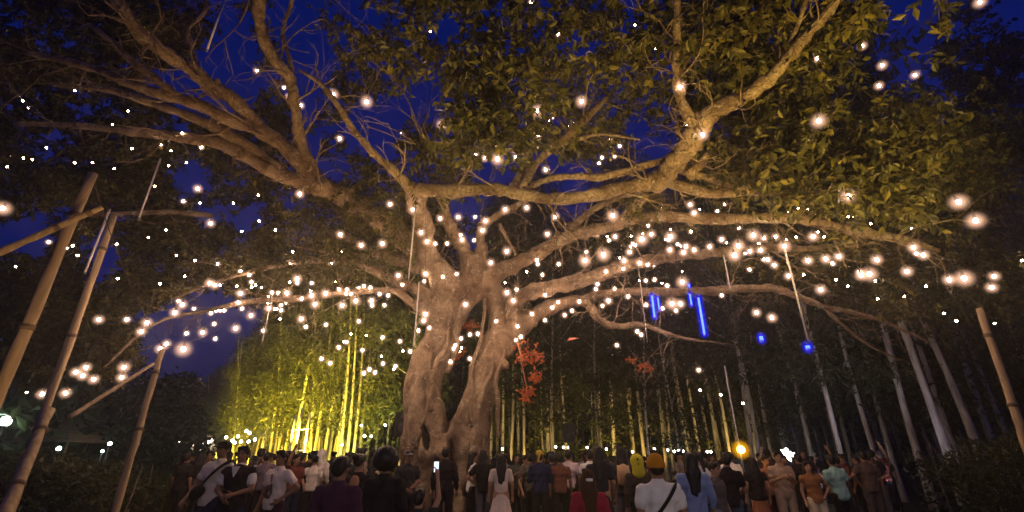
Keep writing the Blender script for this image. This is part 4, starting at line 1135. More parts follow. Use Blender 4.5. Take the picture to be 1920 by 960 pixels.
for i, x in enumerate(np.linspace(336, 396, 9)):
    o = MB().ball((0, 0, 0), 0.14, 8, 6).build('stall_bulb', WHITE_L, None, loc=at(x, 829 + 3 * math.sin(i * 2.2), 42))
    tag(o, 'white bulb in the row over the long low stall', 'light bulb', 'white bulbs over the long stall')
for i, (x, y) in enumerate([(424, 820), (436, 826), (446, 818), (452, 828), (462, 808), (468, 812), (466, 828), (478, 824), (440, 830), (573, 808), (582, 806), (590, 803)]):
    o = MB().ball((0, 0, 0), 0.085, 8, 6).build('path_lamp', WHITE_L, None, loc=at(x, y, 30))
    tag(o, 'small white lamp at the foot of the yellow bamboo', 'light bulb', 'small white lamps before the bamboo')
for i, (x, y) in enumerate([(641, 834), (683, 817), (696, 818), (766, 816), (752, 832), (893, 834), (909, 838), (942, 842), (1042, 838), (1057, 839), (1066, 839), (1101, 839), (1137, 842), (1186, 847), (1227, 842), (1252, 844), (1264, 846), (1272, 845), (1281, 846), (1326, 847), (1333, 847), (1577, 853), (1626, 850), (1571, 856)]):
    o = MB().ball((0, 0, 0), 0.045, 8, 6).build('low_lamp', WHITE_L, None, loc=at(x, y, 21))
    tag(o, 'tiny white lamp glinting low behind the heads of the crowd', 'light bulb', 'tiny white lamps behind the crowd')
for i, (x, y) in enumerate([(1465, 847), (1472, 850), (1478, 856), (1482, 851), (1474, 844), (1480, 862), (1488, 853), (1469, 848)]):
    o = MB().ball((0, 0, 0), 0.07, 8, 6).build('cluster_lamp', WHITE_L, None, loc=at(x, y, 19))
    tag(o, 'white lamp in the tight bright cluster behind the man in beige', 'light bulb', 'bright white cluster of lamps')
# amber lamp: a glowing core inside a painted halo shell
p = at(1387, 843, 11.5)
t = empty('amber_lamp', (p.x, p.y, 0)); tag(t, 'glowing amber lamp with a painted halo on a thin pole above the crowd at the right', 'lamp')
MB().tube([(0, 0, 0), (0, 0, p.z + 1.9)], [0.025, 0.018], 8).build('pole', METAL, t)
MB().ball((0, -0.06, p.z), 0.23, 20, 14).build('amber_halo', AMBERHALO, t)
MB().ball((0, -0.06, p.z), 0.085, 12, 8).build('amber_core', emit('amber_core', (1.0, 0.55, 0.06), 30.0), t)
# frame put in for bamboo stems lit white, that light in its colour
t = empty('lit_stem_frame', (ground_x(556, 20.5), 20.5, 0)); tag(t, 'stand-in frame for stems lit white in front of the bamboo', 'framework')
WT = mat('white_lit_stem', (0.8, 0.8, 0.78), 0.5, 0.06)
for sx, h in ((-0.36, 3.2), (-0.1, 3.5), (0.3, 3.3)):
    MB().tube([(sx, 0, 0), (sx * 0.9, 0, h)], [0.06, 0.05], 8).build('stand_in_stem', WT, t)
for z in (0.9, 1.8, 2.6): MB().tube([(-0.38, 0, z), (0.34, 0, z + 0.05)], [0.025, 0.025], 6).build('stand_in_rung', WT, t)
floodlight('white floodlight on the ground at the foot of the white lit stems', (ground_x(552, 18.9), 18.9, 0.3), (ground_x(556, 20.5), 20.5, 2.2), (1, 0.97, 0.8), 700, 60, 14)
def speaker(px, py, Y, label):
    p = at(px, py, Y)
    t = empty('loudspeaker', (p.x, p.y, 0)); tag(t, label, 'loudspeaker')
    MB().tube([(0, 0, 0), (0, 0, p.z - 0.3)], [0.025, 0.025], 8).build('stand_pole', METAL, t)
    for k in range(3):
        a = k * 2.1; MB().tube([(0, 0, 0.75), (0.5 * math.cos(a), 0.5 * math.sin(a), 0.02)], [0.015, 0.015], 6).build('leg', METAL, t)
    MB().box((0, 0, p.z), (0.4, 0.36, 0.62)).build('cabinet', BLACK, t, False)
    MB().ball((0, -0.17, p.z - 0.1), (0.14, 0.03, 0.14), 12, 6).ball((0, -0.17, p.z + 0.18), (0.07, 0.03, 0.07), 10, 6).build('cone', mat('speaker_cone', (0.03, 0.03, 0.032), 0.6), t)
speaker(757, 796, 13.5, 'black loudspeaker on a stand against the left side of the big trunk')
speaker(1066, 812, 17.5, 'black loudspeaker on a stand above the crowd right of the big tree')
# ------------------------------------------------------------------ people
SH = {}
def shapes(pose):
    """joints of a 1.72 m figure that faces -Y"""
    J = dict(hipL=(.095, 0, .93), hipR=(-.095, 0, .93), kneeL=(.105, -.02, .50), kneeR=(-.105, -.02, .50), ankL=(.11, .02, .085), ankR=(-.11, .02, .085),
             shL=(.178, .01, 1.375), shR=(-.178, .01, 1.375), elL=(.235, .03, 1.13), elR=(-.235, .03, 1.13), wrL=(.25, -.05, .90), wrR=(-.25, -.05, .90))
    if pose == 'walk':
        J.update(kneeL=(.10, -.16, .53), ankL=(.10, -.24, .12), kneeR=(-.10, .05, .50), ankR=(-.10, .26, .17), elL=(.24, .11, 1.15), wrL=(.24, .10, .90), elR=(-.24, -.06, 1.14), wrR=(-.21, -.22, .96))
    if pose == 'phone':
        J.update(elL=(.235, -.03, 1.14), wrL=(.10, -.25, 1.24), elR=(-.235, -.03, 1.14), wrR=(-.10, -.25, 1.24))
    if pose == 'raise':
        J.update(elR=(-.255, -.10, 1.60), wrR=(-.215, -.17, 1.86), elL=(.23, .0, 1.14), wrL=(.19, -.17, 1.00))
    if pose == 'hip':
        J.update(elL=(.36, .07, 1.19), wrL=(.19, -.07, 1.02), elR=(-.24, .03, 1.13), wrR=(-.25, -.05, .90))
    if pose == 'fold':
        J.update(elL=(.245, -.02, 1.14), wrL=(.07, -.20, 1.07), elR=(-.245, -.02, 1.14), wrR=(-.06, -.19, 1.02))
    return {k: np.array(v, float) for k, v in J.items()}

def hand(F, wr, el, inward):
    """palm, four unequal bent fingers and a thumb from the side of the palm"""
    d = unit(wr - el)
    a = unit(np.cross(d, inward)); n_ = unit(np.cross(a, d))
    F.cone(wr, wr + d * .085, .026, .034, .015)
    F.cone(wr + d * .04 - a * .012, wr + d * .085 - a * .018, .02, .02, .012).cone(wr + d * .04 + a * .012, wr + d * .085 + a * .018, .02, .02, .012)
    for k, (off, L) in enumerate(((-.033, .068), (-.011, .08), (.011, .075), (.033, .058))):
        r0 = wr + d * .09 + a * off
        m = r0 + unit(d + a * off * 6 + n_ * .25) * L * .55
        e = m + unit(d + a * off * 5 + n_ * .95) * L * .5
        F.cone(r0, m, .0098, .009, .004).cone(m, e, .009, .0078, .003)
    t0 = wr + d * .03 - a * .03; t1 = t0 + unit(d * .7 - a * .9 + n_ * .4) * .045; t2 = t1 + unit(d + n_ * .6 - a * .1) * .032
    F.cone(t0, t1, .013, .011, .008).cone(t1, t2, .011, .009, .004)

BLO, BHI = (-.52, -.42, -.02), (.52, .40, 2.12)
def body_mesh(pose):
    J = shapes(pose)
    F = Field(BLO, BHI, .0125)
    # torso
    F.ell((0, .005, 1.30), (.155, .105, .16), .05).ell((0, .0, 1.10), (.125, .09, .13), .05).ell((0, .005, .96), (.155, .11, .12), .05)
    F.cone((-.14, .01, 1.37), (0, .012, 1.43), .046, .05, .04).cone((.14, .01, 1.37), (0, .012, 1.43), .046, .05, .04)
    F.cone((0, .02, 1.40), (0, .0, 1.54), .06, .052, .03)
    # head: skull, jaw, nose, ears, brow, lips, eye sockets
    F.ell((0, .012, 1.635), (.074, .092, .088), .02).ell((0, -.022, 1.575), (.056, .064, .066), .03).ell((0, -.045, 1.535), (.03, .03, .02), .02)
    F.cone((0, -.082, 1.625), (0, -.104, 1.587), .008, .014, .012)
    F.ell((.076, .012, 1.60), (.012, .022, .032), .008).ell((-.076, .012, 1.60), (.012, .022, .032), .008)
    F.carve((.03, -.094, 1.622), (.018, .014, .011), .012).carve((-.03, -.094, 1.622), (.018, .014, .011), .012)
    F.ell((0, -.084, 1.553), (.024, .01, .008), .006).carve((0, -.098, 1.5535), (.024, .008, .0025), .003)
    for s, q in (('L', -1), ('R', 1)):
        F.cone(J['sh' + s], J['el' + s], .05, .038, .03).cone(J['el' + s], J['wr' + s], .038, .025, .012)
        hand(F, J['wr' + s], J['el' + s], np.array([q, -.3, 0.0]))
        F.cone(J['hip' + s], J['knee' + s], .085, .055, .03).cone(J['knee' + s], J['ank' + s], .056, .036, .015)
        F.cone(J['ank' + s], J['ank' + s] + np.array([0, -.15, -.045]), .036, .03, .015)
    return F.mesh('body')

def fold_noise(F, amp):
    x, y, z = F.grid()
    F.d += (amp * (np.sin(38 * z + 21 * x + 4 * np.sin(9 * y)) * np.sin(17 * x - 12 * z + 11 * y) + 0.6 * np.sin(61 * x + 30 * z) * np.sin(43 * y + 9 * z))).astype(np.float32)

def top_mesh(pose, sleeve=0.55, hem=.86, loose=.02):
    J = shapes(pose)
    F = Field(BLO, BHI, .0125)
    F.ell((0, .005, 1.29), (.165 + loose, .112 + loose, .17), .05).ell((0, 0, 1.10), (.14 + loose, .10 + loose, .15), .06).ell((0, .005, .94), (.165 + loose, .118 + loose, .15), .06)
    F.cone((-.15, .01, 1.365), (0, .012, 1.43), .052, .06, .04).cone((.15, .01, 1.365), (0, .012, 1.43), .052, .06, .04).cone((0, .02, 1.40), (0, .012, 1.49), .07, .062, .03)
    for s in 'LR':
        a, e, w = J['sh' + s], J['el' + s], J['wr' + s]
        f = min(sleeve, 1.0)
        F.cone(a, a + (e - a) * f, .064 + loose * .3, .054 + loose * .6, .03)
        if sleeve > 1: F.cone(e, e + (w - e) * (sleeve - 1), .05 + loose * .5, .038 + loose * .4, .02)
    fold_noise(F, .006)
    z = F.ax[2]
    F.d[:, :, z < hem] = 1.0
    F.d[:, :, z > 1.50] = np.maximum(F.d[:, :, z > 1.50], .02)
    return F.mesh('top')

def legs_mesh(pose, loose=.014):
    J = shapes(pose)
    F = Field(BLO, BHI, .0125)
    F.ell((0, .005, .96), (.165, .12, .12), .05)
    for s in 'LR':
        F.cone(J['hip' + s], J['knee' + s], .09 + loose, .062 + loose, .03).cone(J['knee' + s], J['ank' + s] + np.array([0, 0, .02]), .062 + loose, .048 + loose, .02)
    fold_noise(F, .004)
    return F.mesh('trousers')

def skirt_mesh(z0, z1, r0, r1, name):
    F = Field((-.5, -.45, .0), (.5, .45, 1.6), .0125)
    F.cone((0, 0, z0), (0, 0, z1), r0, r1, .02, 1.3)
    if z0 > 1.0: F.ell((0, .005, 1.29), (.168, .118, .17), .05).ell((0, 0, 1.10), (.142, .108, .15), .06).cone((-.15, .01, 1.365), (0, .012, 1.43), .05, .056, .04).cone((.15, .01, 1.365), (0, .012, 1.43), .05, .056, .04)
    x, y, z = F.grid()
    F.d += (.010 * np.sin(np.arctan2(y, x) * 11 + 2 * z) * np.clip((1.05 - z) * 2, 0, 1)).astype(np.float32)
    zz = F.ax[2]; F.d[:, :, zz < z1] = 1.0
    if z0 > 1.0:
        for s in (-1, 1): F.cone((s * .178, .01, 1.375), (s * .215, .02, 1.22), .062, .062, .03)
        F.d[:, :, zz > 1.465] = 1.0
    return F.mesh(name)

def hair_mesh(kind):
    F = Field((-.3, -.25, 0.9), (.3, .32, 1.95), .012)
    if kind in ('short', 'long', 'bun', 'pony'):
        F.ell((0, .022, 1.648), (.086, .098, .092), .02)
        F.cone((-.05, -.05, 1.70), (.05, -.045, 1.715), .028, .03, .03)
        if kind == 'short': F.ell((0, .07, 1.59), (.066, .045, .06), .03)
        F.carve((0, -.11, 1.585), (.075, .075, .085), .02)
    if kind == 'long':
        F.ell((0, .085, 1.50), (.105, .05, .16), .04).cone((-.05, .095, 1.45), (-.045, .115, 1.22), .055, .03, .03).cone((.05, .095, 1.45), (.04, .115, 1.19), .055, .03, .03).cone((0, .10, 1.45), (.0, .12, 1.16), .05, .025, .03)
        for s in (-1, 1): F.cone((s * .07, .03, 1.60), (s * .085, .03, 1.36), .032, .03, .03)
    if kind == 'bun': F.ell((0, .12, 1.70), (.055, .05, .05), .02)
    if kind == 'pony': F.cone((0, .10, 1.66), (0, .15, 1.40), .04, .022, .02)
    if kind == 'afro': F.ell((0, .03, 1.66), (.155, .145, .15), .02).carve((0, -.13, 1.57), (.08, .09, .1), .02)
    if kind == 'hood':
        F.ell((0, .02, 1.64), (.118, .125, .118), .02).cone((0, .05, 1.56), (0, .05, 1.45), .10, .11, .04).carve((0, -.13, 1.59), (.07, .10, .09), .02)
    if kind == 'beanie':
        F.ell((0, .016, 1.668), (.092, .108, .10), .02); z = F.ax[2]
        F.cone((0, .018, 1.628), (0, .018, 1.64), .098, .098, .01, .9); F.d[:, :, z < 1.60] = 1.0
    if kind == 'cap':
        F.ell((0, .016, 1.662), (.088, .104, .085), .02).ell((0, -.115, 1.655), (.072, .075, .012), .015); z = F.ax[2]; F.d[:, :, z < 1.63] = 1.0
    if kind == 'bandana':
        F.ell((0, .02, 1.655), (.088, .10, .09), .02).cone((0, .11, 1.62), (.02, .14, 1.50), .03, .02, .02); F.carve((0, -.12, 1.57), (.08, .09, .085), .02)
    x, y, z = F.grid()
    if kind in ('short', 'long', 'bun', 'pony', 'afro'):
        F.d += (.0045 * np.sin(90 * x + 20 * z + 10 * y) * np.sin(70 * y + 15 * z)).astype(np.float32)
    if kind == 'beanie':
        F.d += (.003 * np.sin(np.arctan2(y, x) * 40)).astype(np.float32)
    return F.mesh('hair')

def cached(key, fn, *a):
    if key not in SH: SH[key] = fn(*a)
    return SH[key]

SHOE = MB().ball((0, -.06, .045), (.045, .135, .05), 8, 6).ball((0, .02, .06), (.042, .06, .06), 8, 6).mesh('shoe')
EYE = MB().ball((0, 0, 0), .0105, 8, 6).mesh('eye')
BROW = MB().tube([(.014, -.093, 1.642), (.032, -.094, 1.648), (.05, -.084, 1.641)], .004, 5).mesh('eyebrow')
STRAP_P = []
for i in range(25):
    a = i / 24 * 2 * PI
    STRAP_P.append((.205 * math.cos(a) * 0.93, .005 + .155 * math.sin(a), 1.235 + .225 * math.cos(a)))
STRAP = MB()
for i in range(24):
    p, q = np.array(STRAP_P[i]), np.array(STRAP_P[i + 1])
    n_ = unit(np.array([p[0] * .6, p[1] - .005, 0]) + 1e-6); w = np.array([0, 0, .026]) if True else 0
    STRAP.add([p - w, p + w, q + w, q - w, p - w + n_ * .008, p + w + n_ * .008, q + w + n_ * .008, q - w + n_ * .008],
              [(0, 3, 2, 1), (4, 5, 6, 7), (1, 2, 6, 5), (0, 4, 7, 3)])
STRAP = STRAP.mesh('strap')
BAG = MB().ball((0, 0, 0), (.13, .055, .085), 12, 8).mesh('bag')
PACK = MB().ball((0, .19, 1.22), (.13, .085, .20), 12, 8).box((0, .16, 1.22), (.22, .10, .34)).mesh('backpack')
PHONE = MB().box((0, 0, 0), (.075, .009, .155)).mesh('phone')
SCREEN = MB().box((0, .0062, 0), (.066, .002, .14)).mesh('screen')

def cloth(col):
    k = 'cloth_%02d_%02d_%02d' % tuple(int(c * 99) for c in col)
    return mat(k, col, 0.88, 0.14, 5.0, 0.15, spec=0.15)
def skin(col):
    k = 'skin_%02d_%02d_%02d' % tuple(int(c * 99) for c in col)
    return mat(k, col, 0.55, 0.07, 9.0, spec=0.35)
HAIRM = mat('black_hair', (0.012, 0.009, 0.008), 0.5, 0.3, 30)
EYEM = mat('dark_eye', (0.02, 0.015, 0.012), 0.2, 0.1)
SK = [(.30, .16, .095), (.24, .125, .075), (.36, .20, .12), (.19, .10, .06)]
WHITE, BLK, NAVY = (.66, .63, .60), (.014, .013, .015), (.022, .025, .055)

def person(x, Y, h, face, label, pose='stand', top=WHITE, bottom=BLK, hair='short', haircol=None, sk=0, sleeve=.55, lower='trousers', group=None, extra=(), wide=1.0, hem=.86):
    """face: heading in degrees, 0 looks at the camera"""
    t = empty('person', (x, Y, 0), math.radians(face)); k = h / 1.72
    t.rotation_euler = (rng.normal() * 0.02, rng.normal() * 0.025, math.radians(face))
    t.scale = (k * wide, k * wide, k); tag(t, label, 'person', group)
    omat(link(bpy.data.objects.new('body', cached(('b', pose), body_mesh, pose)), t), skin(SK[sk]))
    if lower == 'dress':
        omat(link(bpy.data.objects.new('dress', cached('dress', skirt_mesh, 1.06, .42, .125, .27, 'dress')), t), cloth(top))
    else:
        omat(link(bpy.data.objects.new('top', cached(('t', pose, sleeve, hem), top_mesh, pose, sleeve, hem)), t), cloth(top))
        if lower == 'skirt':
            omat(link(bpy.data.objects.new('skirt', cached('skirt', skirt_mesh, .99, .14, .145, .25, 'skirt')), t), cloth(bottom))
        else:
            omat(link(bpy.data.objects.new('trousers', cached(('l', pose), legs_mesh, pose)), t), cloth(bottom))
    hn = {'beanie': 'beanie', 'cap': 'cap', 'hood': 'hood', 'bandana': 'head_scarf'}.get(hair, 'hair')
    if hair in ('beanie', 'cap', 'bandana'):
        omat(link(bpy.data.objects.new('hair', cached(('h', 'short'), hair_mesh, 'short')), t), HAIRM).scale = (.985, .985, 1)
    omat(link(bpy.data.objects.new(hn, cached(('h', hair), hair_mesh, hair)), t), cloth(haircol) if haircol else HAIRM)
    if abs(((face + 180) % 360) - 180) < 100:
        for q in (-1, 1):
            omat(link(bpy.data.objects.new('eye', EYE), t), EYEM).location = (q * .03, -.083, 1.622)
            omat(link(bpy.data.objects.new('eyebrow', BROW), t), HAIRM).scale = (q, 1, 1)
    J = shapes(pose)
    for s in 'LR':
        o = omat(link(bpy.data.objects.new('shoe', SHOE), t), cloth((.03, .03, .03) if rng.random() < .6 else (.4, .38, .36)))
        o.location = (J['ank' + s][0], J['ank' + s][1] - .02, J['ank' + s][2] - .085)
    for e in extra:
        if e == 'strap_l' or e == 'strap_r':
            o = omat(link(bpy.data.objects.new('strap', STRAP), t), cloth((.012, .011, .011))); o.scale = (1 if e[-1] == 'l' else -1, 1, 1)
        elif e == 'bag':
            o = omat(link(bpy.data.objects.new('bag', BAG), t), cloth((.014, .012, .012))); o.location = (-.10, -.17, 1.04); o.rotation_euler = (0, -.5, 0)
        elif e == 'pack': omat(link(bpy.data.objects.new('backpack', PACK), t), cloth((.55, .36, .20)))
        elif e == 'phone' or e == 'phone_up':
            w = J['wrR']
            pos = np.array([0, -.33, 1.31]) if e == 'phone' else w + np.array([.03, -.05, .14])
            o = empty('phone', (0, 0, 0)); C.objects.unlink(o); link(o, t); o.location = pos
            omat(link(bpy.data.objects.new('case', PHONE), o), BLACK); omat(link(bpy.data.objects.new('screen', SCREEN), o), emit('phone_screen', (.8, .9, 1.0), 1.6))
        elif e == 'belt':
            omat(link(bpy.data.objects.new('belt', cached('belt', lambda: MB().tube([(0, 0, .975), (0, 0, 1.015)], [1.0, 1.0], 24, False).mesh('belt'))), t), cloth((.75, .72, .68))).scale = (.172, .125, 1)
        elif e == 'clip':
            omat(link(bpy.data.objects.new('hair_clip', cached('clip', lambda: MB().box((0, .125, 1.60), (.09, .03, .035)).ball((0, .13, 1.60), (.05, .02, .022), 8, 5).mesh('hair_clip'))), t), cloth((.8, .78, .74)))
        elif e == 'vest':
            omat(link(bpy.data.objects.new('vest', cached(('t', pose, .06, .80, 'v'), top_mesh, pose, .06, .80, .034)), t), cloth(BLK))
            omat(link(bpy.data.objects.new('shirt_front', cached('vfront', lambda: MB().add([(-.055, -.158, 1.445), (.055, -.158, 1.445), (0, -.172, 1.30), (-.055, -.130, 1.445), (.055, -.130, 1.445), (0, -.140, 1.30)], [(0, 2, 5, 3), (1, 4, 5, 2), (0, 3, 4, 1)], [(0, 1, 2), (3, 5, 4)]).mesh('shirt_front', False))), t), cloth(WHITE))
        elif e == 'print':
            m = MB()
            r = np.random.default_rng(3)
            for (cx, cz, sx, sz) in ((0.02, 1.36, .016, .02), (.022, 1.32, .016, .016), (.02, 1.28, .014, .016), (-.02, 1.17, .05, .06), (.04, 1.20, .03, .05), (-.05, 1.10, .05, .035), (.055, 1.13, .02, .06), (.0, 1.06, .06, .03)):
                m.ball((cx, -.142 - .012 * (1 - abs(cx) * 5), cz), (sx, .016, sz), 8, 5)
            omat(link(bpy.data.objects.new('print', cached('print', lambda: m.mesh('print'))), t), cloth((.10, .06, .06)))
        elif e == 'flowers':
            m = MB(); r = np.random.default_rng(5)
            for k_ in range(46):
                a = r.uniform(0, 6.28); z = r.uniform(.95, 1.4)
                m.ball((.178 * math.cos(a), .005 + .128 * math.sin(a), z), (.028, .022, .024), 6, 4)
            omat(link(bpy.data.objects.new('flower_print', cached('flowers', lambda: m.mesh('flower_print'))), t), cloth((.03, .03, .03)))
        elif e == 'emblem':
            m = MB().ball((.01, .135, 1.66), (.022, .012, .03), 7, 5).ball((-.012, .128, 1.62), (.03, .012, .014), 7, 5).ball((.005, .142, 1.59), (.015, .012, .035), 7, 5)
            omat(link(bpy.data.objects.new('emblem', cached('emblem', lambda: m.mesh('emblem'))), t), cloth((.03, .03, .02)))
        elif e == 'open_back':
            omat(link(bpy.data.objects.new('bare_back', cached('bareback', lambda: MB().ball((0, .10, 1.33), (.085, .042, .13), 12, 8).mesh('bare_back'))), t), skin((.5, .24, .10)))  # orange light is put into this skin tone
    return t

B = 180
def at_head(px, ytop, Y):
    """where someone stands whose crown is seen at (px, ytop): returns x and height"""
    p = at(px, ytop, Y)
    return p.x, p.z
FRONT = [
 # px, y of crown, metres, facing, label, settings
 (414, 829, 8.0, -12, 'man in a white T-shirt and dark cap with a black sling bag', dict(pose='walk', top=(.62, .55, .47), bottom=NAVY, hair='cap', haircol=(.02, .015, .015), extra=('strap_l', 'bag'), sk=1)),
 (456, 838, 7.8, 5, 'person in a black vest over a white T-shirt, walking to the left', dict(pose='fold', top=WHITE, bottom=NAVY, hair='short', extra=('vest',), sk=1)),
 (530, 846, 8.2, -18, 'young man in a white T-shirt with a dark print on the chest', dict(pose='hip', top=(.66, .57, .53), bottom=(.05, .02, .03), hair='short', extra=('print',), sk=1)),
 (352, 848, 12, 170, 'dark clothed person at the left end of the crowd', dict(top=BLK, sk=3)),
 (377, 850, 12.8, 200, 'person in dark grey behind the man with the sling bag', dict(top=(.05, .045, .05), hair='long', sk=3)),
 (392, 846, 13.5, 20, 'person in brown among the dark group at the left end', dict(top=(.10, .06, .05), pose='phone', sk=0)),
 (492, 842, 14, 180, 'person seen dark against the bright bamboo lamps', dict(top=(.08, .06, .06), sk=2)),
 (509, 849, 12.5, 190, 'person in dull violet behind the black vest', dict(top=(.12, .09, .12), sk=1)),
 (574, 850, 13, 150, 'person in black with a small white light by the hand', dict(top=BLK, pose='phone', extra=('phone',), sk=2)),
 (608, 842, 13.5, 160, 'woman in a white head scarf and white top', dict(top=(.55, .48, .46), hair='hood', haircol=(.62, .58, .55), sleeve=1.6, sk=2)),
 (591, 856, 12.8, 185, 'woman in a cream blouse beside the white head scarf', dict(top=(.5, .44, .4), hair='bun', pose='hip', sk=1)),
 (642, 858, 5.2, 170, 'large blurred person in a plum jumper close by at the left', dict(top=(.055, .018, .04), sleeve=1.8, hair='short', sk=1, wide=1.08)),
 (688, 853, 7.2, 165, 'woman in black with orange light painted on her bare back', dict(top=BLK, hair='bun', extra=('open_back',), sk=2, pose='phone')),
 (731, 836, 6.0, 176, 'person with a wide round mass of black hair, close by', dict(top=(.012, .012, .02), hair='afro', sleeve=1.8, sk=3, wide=1.05)),
 (790, 918, 5.4, 180, 'short dark haired person holding a lit phone up in front of the trunk', dict(pose='raise', top=(.03, .022, .03), hair='short', extra=('phone_up',), sk=2)),
 (768, 846, 10.5, 30, 'person in black below the loudspeaker by the trunk', dict(top=(.03, .025, .03), hair='cap', haircol=(.18, .15, .15), sk=1, pose='fold')),
 (838, 840, 11.2, 180, 'man all in black facing the right grey trunk', dict(top=BLK, sleeve=1.8, sk=3)),
 (886, 848, 11.9, 100, 'woman in a white sleeveless top and black trousers beside the trunk', dict(top=(.7, .67, .66), sleeve=.08, bottom=BLK, hair='long', sk=1, pose='fold')),
 (912, 846, 11.6, 175, 'woman in a black top and grey trousers with loose dark hair', dict(top=BLK, bottom=(.11, .10, .12), hair='long', sk=2, pose='hip')),
 (940, 852, 10.6, 185, 'girl with long black hair in a white dress seen from behind', dict(top=(.62, .52, .46), lower='dress', hair='long', sk=2)),
 (968, 852, 13.2, 20, 'person in dark green and grey behind the girl in white', dict(top=(.07, .075, .06), hair='long', pose='phone', sk=2)),
 (991, 850, 12.2, 200, 'person in black with pale sleeves in mid crowd', dict(top=(.10, .09, .07), hair='short', sk=1)),
 (1012, 846, 11.2, 170, 'person in a navy jacket with a yellow head scarf', dict(top=(.018, .02, .06), sleeve=1.8, hair='bandana', haircol=(.42, .30, .04), pose='phone', sk=2)),
 (1032, 852, 12.4, 188, 'person in a navy top with dark cap, mid crowd', dict(top=NAVY, hair='cap', haircol=(.03, .035, .06), sk=1)),
 (1048, 851, 11.8, 176, 'man in a rust brown T-shirt seen from behind', dict(top=(.15, .06, .04), bottom=BLK, sk=1)),
 (1066, 845, 12.6, 165, 'person in a pale pink T-shirt seen from behind', dict(top=(.62, .50, .52), bottom=BLK, sk=1)),
 (1103, 845, 12.0, 195, 'person in a white shirt with large black flowers', dict(top=(.68, .66, .64), bottom=BLK, extra=('flowers',), sk=1)),
 (1121, 838, 9.4, 182, 'tall woman with long dark hair in a dark dress', dict(top=(.025, .022, .035), lower='dress', hair='long', sk=2)),
 (1102, 882, 6.1, 180, 'woman in a crimson top with a white clip in brown hair', dict(top=(.30, .012, .045), sleeve=1.6, hair='long', haircol=(.055, .022, .014), extra=('clip',), sk=2)),
 (1160, 838, 10.4, 178, 'woman with long dark hair carrying a tan backpack', dict(top=(.05, .045, .05), bottom=(.15, .14, .15), hair='long', extra=('pack',), sk=2)),
 (1197, 851, 8.6, 180, 'person in a bright yellow hood with a dark mark on its back', dict(top=(.06, .04, .03), sleeve=1.8, hair='hood', haircol=(.60, .52, .03), extra=('emblem',), sk=1)),
 (1232, 844, 5.5, 178, 'man in a mustard beanie and white T-shirt with a black strap', dict(top=(.74, .72, .68), bottom=BLK, hair='beanie', haircol=(.50, .21, .012), extra=('strap_r',), sk=1, wide=1.06)),
 (1290, 850, 7.4, 172, 'woman with long black hair in a light blue shirt', dict(top=(.20, .27, .48), bottom=(.05, .07, .12), hair='long', sleeve=1.5, sk=2, hem=.80)),
 (1313, 848, 9.2, 190, 'person in a white top behind the light blue shirt', dict(top=(.7, .67, .66), hair='pony', sk=2)),
 (1350, 850, 8.8, 160, 'man in a black shirt near the amber lamp', dict(top=BLK, bottom=(.06, .08, .12), sk=1, pose='fold')),
 (1336, 868, 8.0, 40, 'person in grey blue jeans and a dark top, low in the crowd', dict(top=(.10, .08, .08), bottom=(.16, .20, .27), sk=2, hair='bun')),
 (1368, 848, 12.5, 170, 'person in a white T-shirt with dark hair left of the amber lamp', dict(top=(.66, .63, .62), sk=1)),
 (1410, 860, 10.6, 175, 'woman in a black top and long rust skirt with a pale belt', dict(top=BLK, bottom=(.28, .11, .055), lower='skirt', hair='long', extra=('belt',), sk=2, sleeve=.3)),
 (1432, 856, 11.6, 10, 'person in reddish brown between the rust skirt and the man in beige', dict(top=(.22, .10, .07), bottom=(.08, .03, .03), sk=2, sleeve=1.6)),
 (1455, 847, 10.6, -6, 'man in a beige shirt and beige trousers facing the camera', dict(top=(.36, .25, .17), bottom=(.34, .25, .18), pose='phone', sk=2, hem=.74)),
 (1517, 866, 10.3, -10, 'woman in an orange brown top and cream trousers with long hair', dict(top=(.24, .105, .04), bottom=(.62, .52, .35), hair='long', pose='hip', sk=2, sleeve=.2)),
 (1492, 852, 12.6, 185, 'dark clothed person between the beige man and the cream trousers', dict(top=BLK, sk=1)),
 (1563, 853, 10.5, 182, 'man in a mint green shirt seen from behind', dict(top=(.30, .50, .44), bottom=BLK, pose='fold', sk=1, hem=.84)),
 (1624, 856, 12.2, 60, 'dim figure in grey at the right end of the crowd', dict(top=(.14, .13, .13), pose='phone', sk=2, bottom=(.16, .14, .14))),
 (1602, 852, 13, 200, 'dark clothed person just left of the dim figure in grey', dict(top=(.04, .03, .035), hair='pony', sk=2)),
]
for (px, yt, Y, face, label, kw) in FRONT:
    x, h = at_head(px, yt, Y)
    k = dict(kw)
    over = {'beanie': 1.045, 'afro': 1.05, 'hood': 1.02}.get(k.get('hair'), 1.0)
    person(x, Y, h / over, face, label, **k)
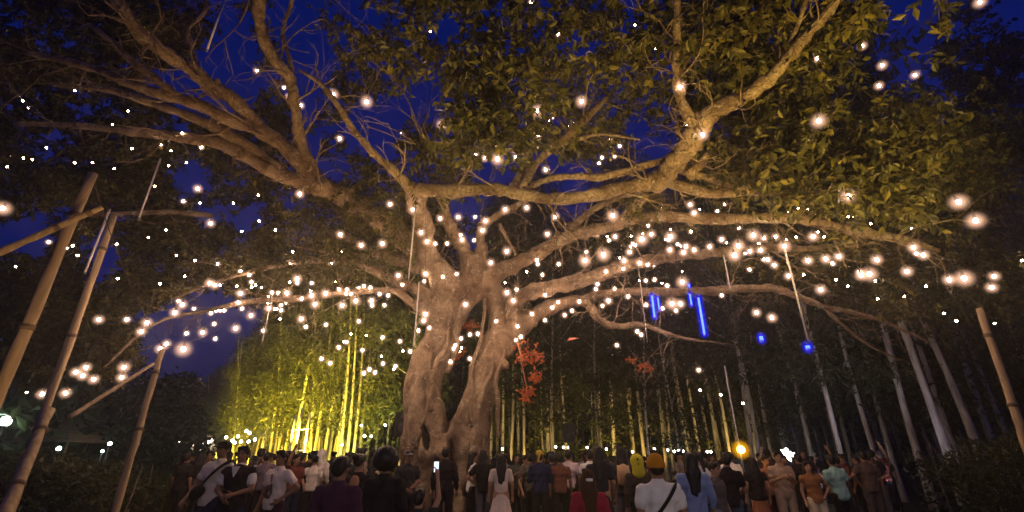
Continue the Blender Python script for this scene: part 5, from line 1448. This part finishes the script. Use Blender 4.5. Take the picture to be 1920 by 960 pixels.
# the rows of people behind them: real copies of the figures, in dull clothes
TOPS = [(.03, .025, .03), (.05, .03, .035), (.10, .07, .06), (.02, .022, .045), (.16, .13, .11), (.06, .055, .05), (.30, .27, .25), (.12, .035, .03), (.05, .06, .08), (.015, .014, .016), (.09, .06, .05)]
TNAME = ['black', 'dark plum', 'brown', 'navy', 'taupe', 'charcoal', 'light grey', 'dark red', 'slate blue', 'black', 'dark brown']
placed = []
tries = 0
while len(placed) < 120 and tries < 4000:
    tries += 1
    px = rng.uniform(342, 1660); Y = 11.6 + 12.5 * rng.random() ** 1.1
    x = ground_x(px, Y)
    if abs(x - ground_x(845, 13)) < 1.5 and Y > 11.6 and Y < 15: continue
    if any((x - a) ** 2 + (Y - b) ** 2 < .36 for a, b in placed): continue
    placed.append((x, Y))
    near = 'front' if Y < 15 else ('middle' if Y < 19 else 'back')
    side = 'at the left end' if px < 560 else ('left of the big trunks' if px < 770 else ('near the big trunks' if px < 1010 else ('below the blue tubes' if px < 1330 else 'toward the right end')))
    ti = int(rng.integers(0, len(TOPS))); hr = str(rng.choice(['short', 'short', 'long', 'bun', 'pony', 'cap']))
    fc = rng.choice([0, 20, -30, 60, 140, 170, 180, 190, 215, 90, 270])
    person(x, Y, rng.uniform(1.58, 1.80), fc + rng.uniform(-20, 20),
           'person in %s with %s, %s row %s' % (TNAME[ti], {'short': 'short hair', 'long': 'long hair', 'bun': 'a bun', 'pony': 'a ponytail', 'cap': 'a dark cap'}[hr], near, side),
           pose=str(rng.choice(['stand', 'phone', 'fold', 'hip', 'walk', 'raise'], p=[.24, .2, .22, .16, .12, .06])), wide=float(rng.uniform(.94, 1.1)), top=TOPS[ti], bottom=[BLK, NAVY, (.06, .05, .05), (.10, .10, .12)][rng.integers(0, 4)],
           hair=hr, haircol=(.03, .03, .035) if hr == 'cap' else None, sk=int(rng.integers(0, 4)), sleeve=.55, group='people in the rows behind, ' + side)
# ------------------------------------------------------------------ damp night air with a little smoke in it
m = bpy.data.materials.new('night_haze'); m.use_nodes = True
n = m.node_tree.nodes; l = m.node_tree.links
n.remove(n['Principled BSDF'])
pv = n.new('ShaderNodeVolumePrincipled')
pv.inputs['Color'].default_value = (0.9, 0.88, 0.9, 1)
pv.inputs['Density'].default_value = 0.0035
pv.inputs['Anisotropy'].default_value = 0.8
l.new(pv.outputs['Volume'], n['Material Output'].inputs['Volume'])
hz = MB().box((0, 60, 16), (300, 200, 34)).build('haze', m, None, False)
tag(hz, kind='stuff')
S.cycles.volume_bounces = 0
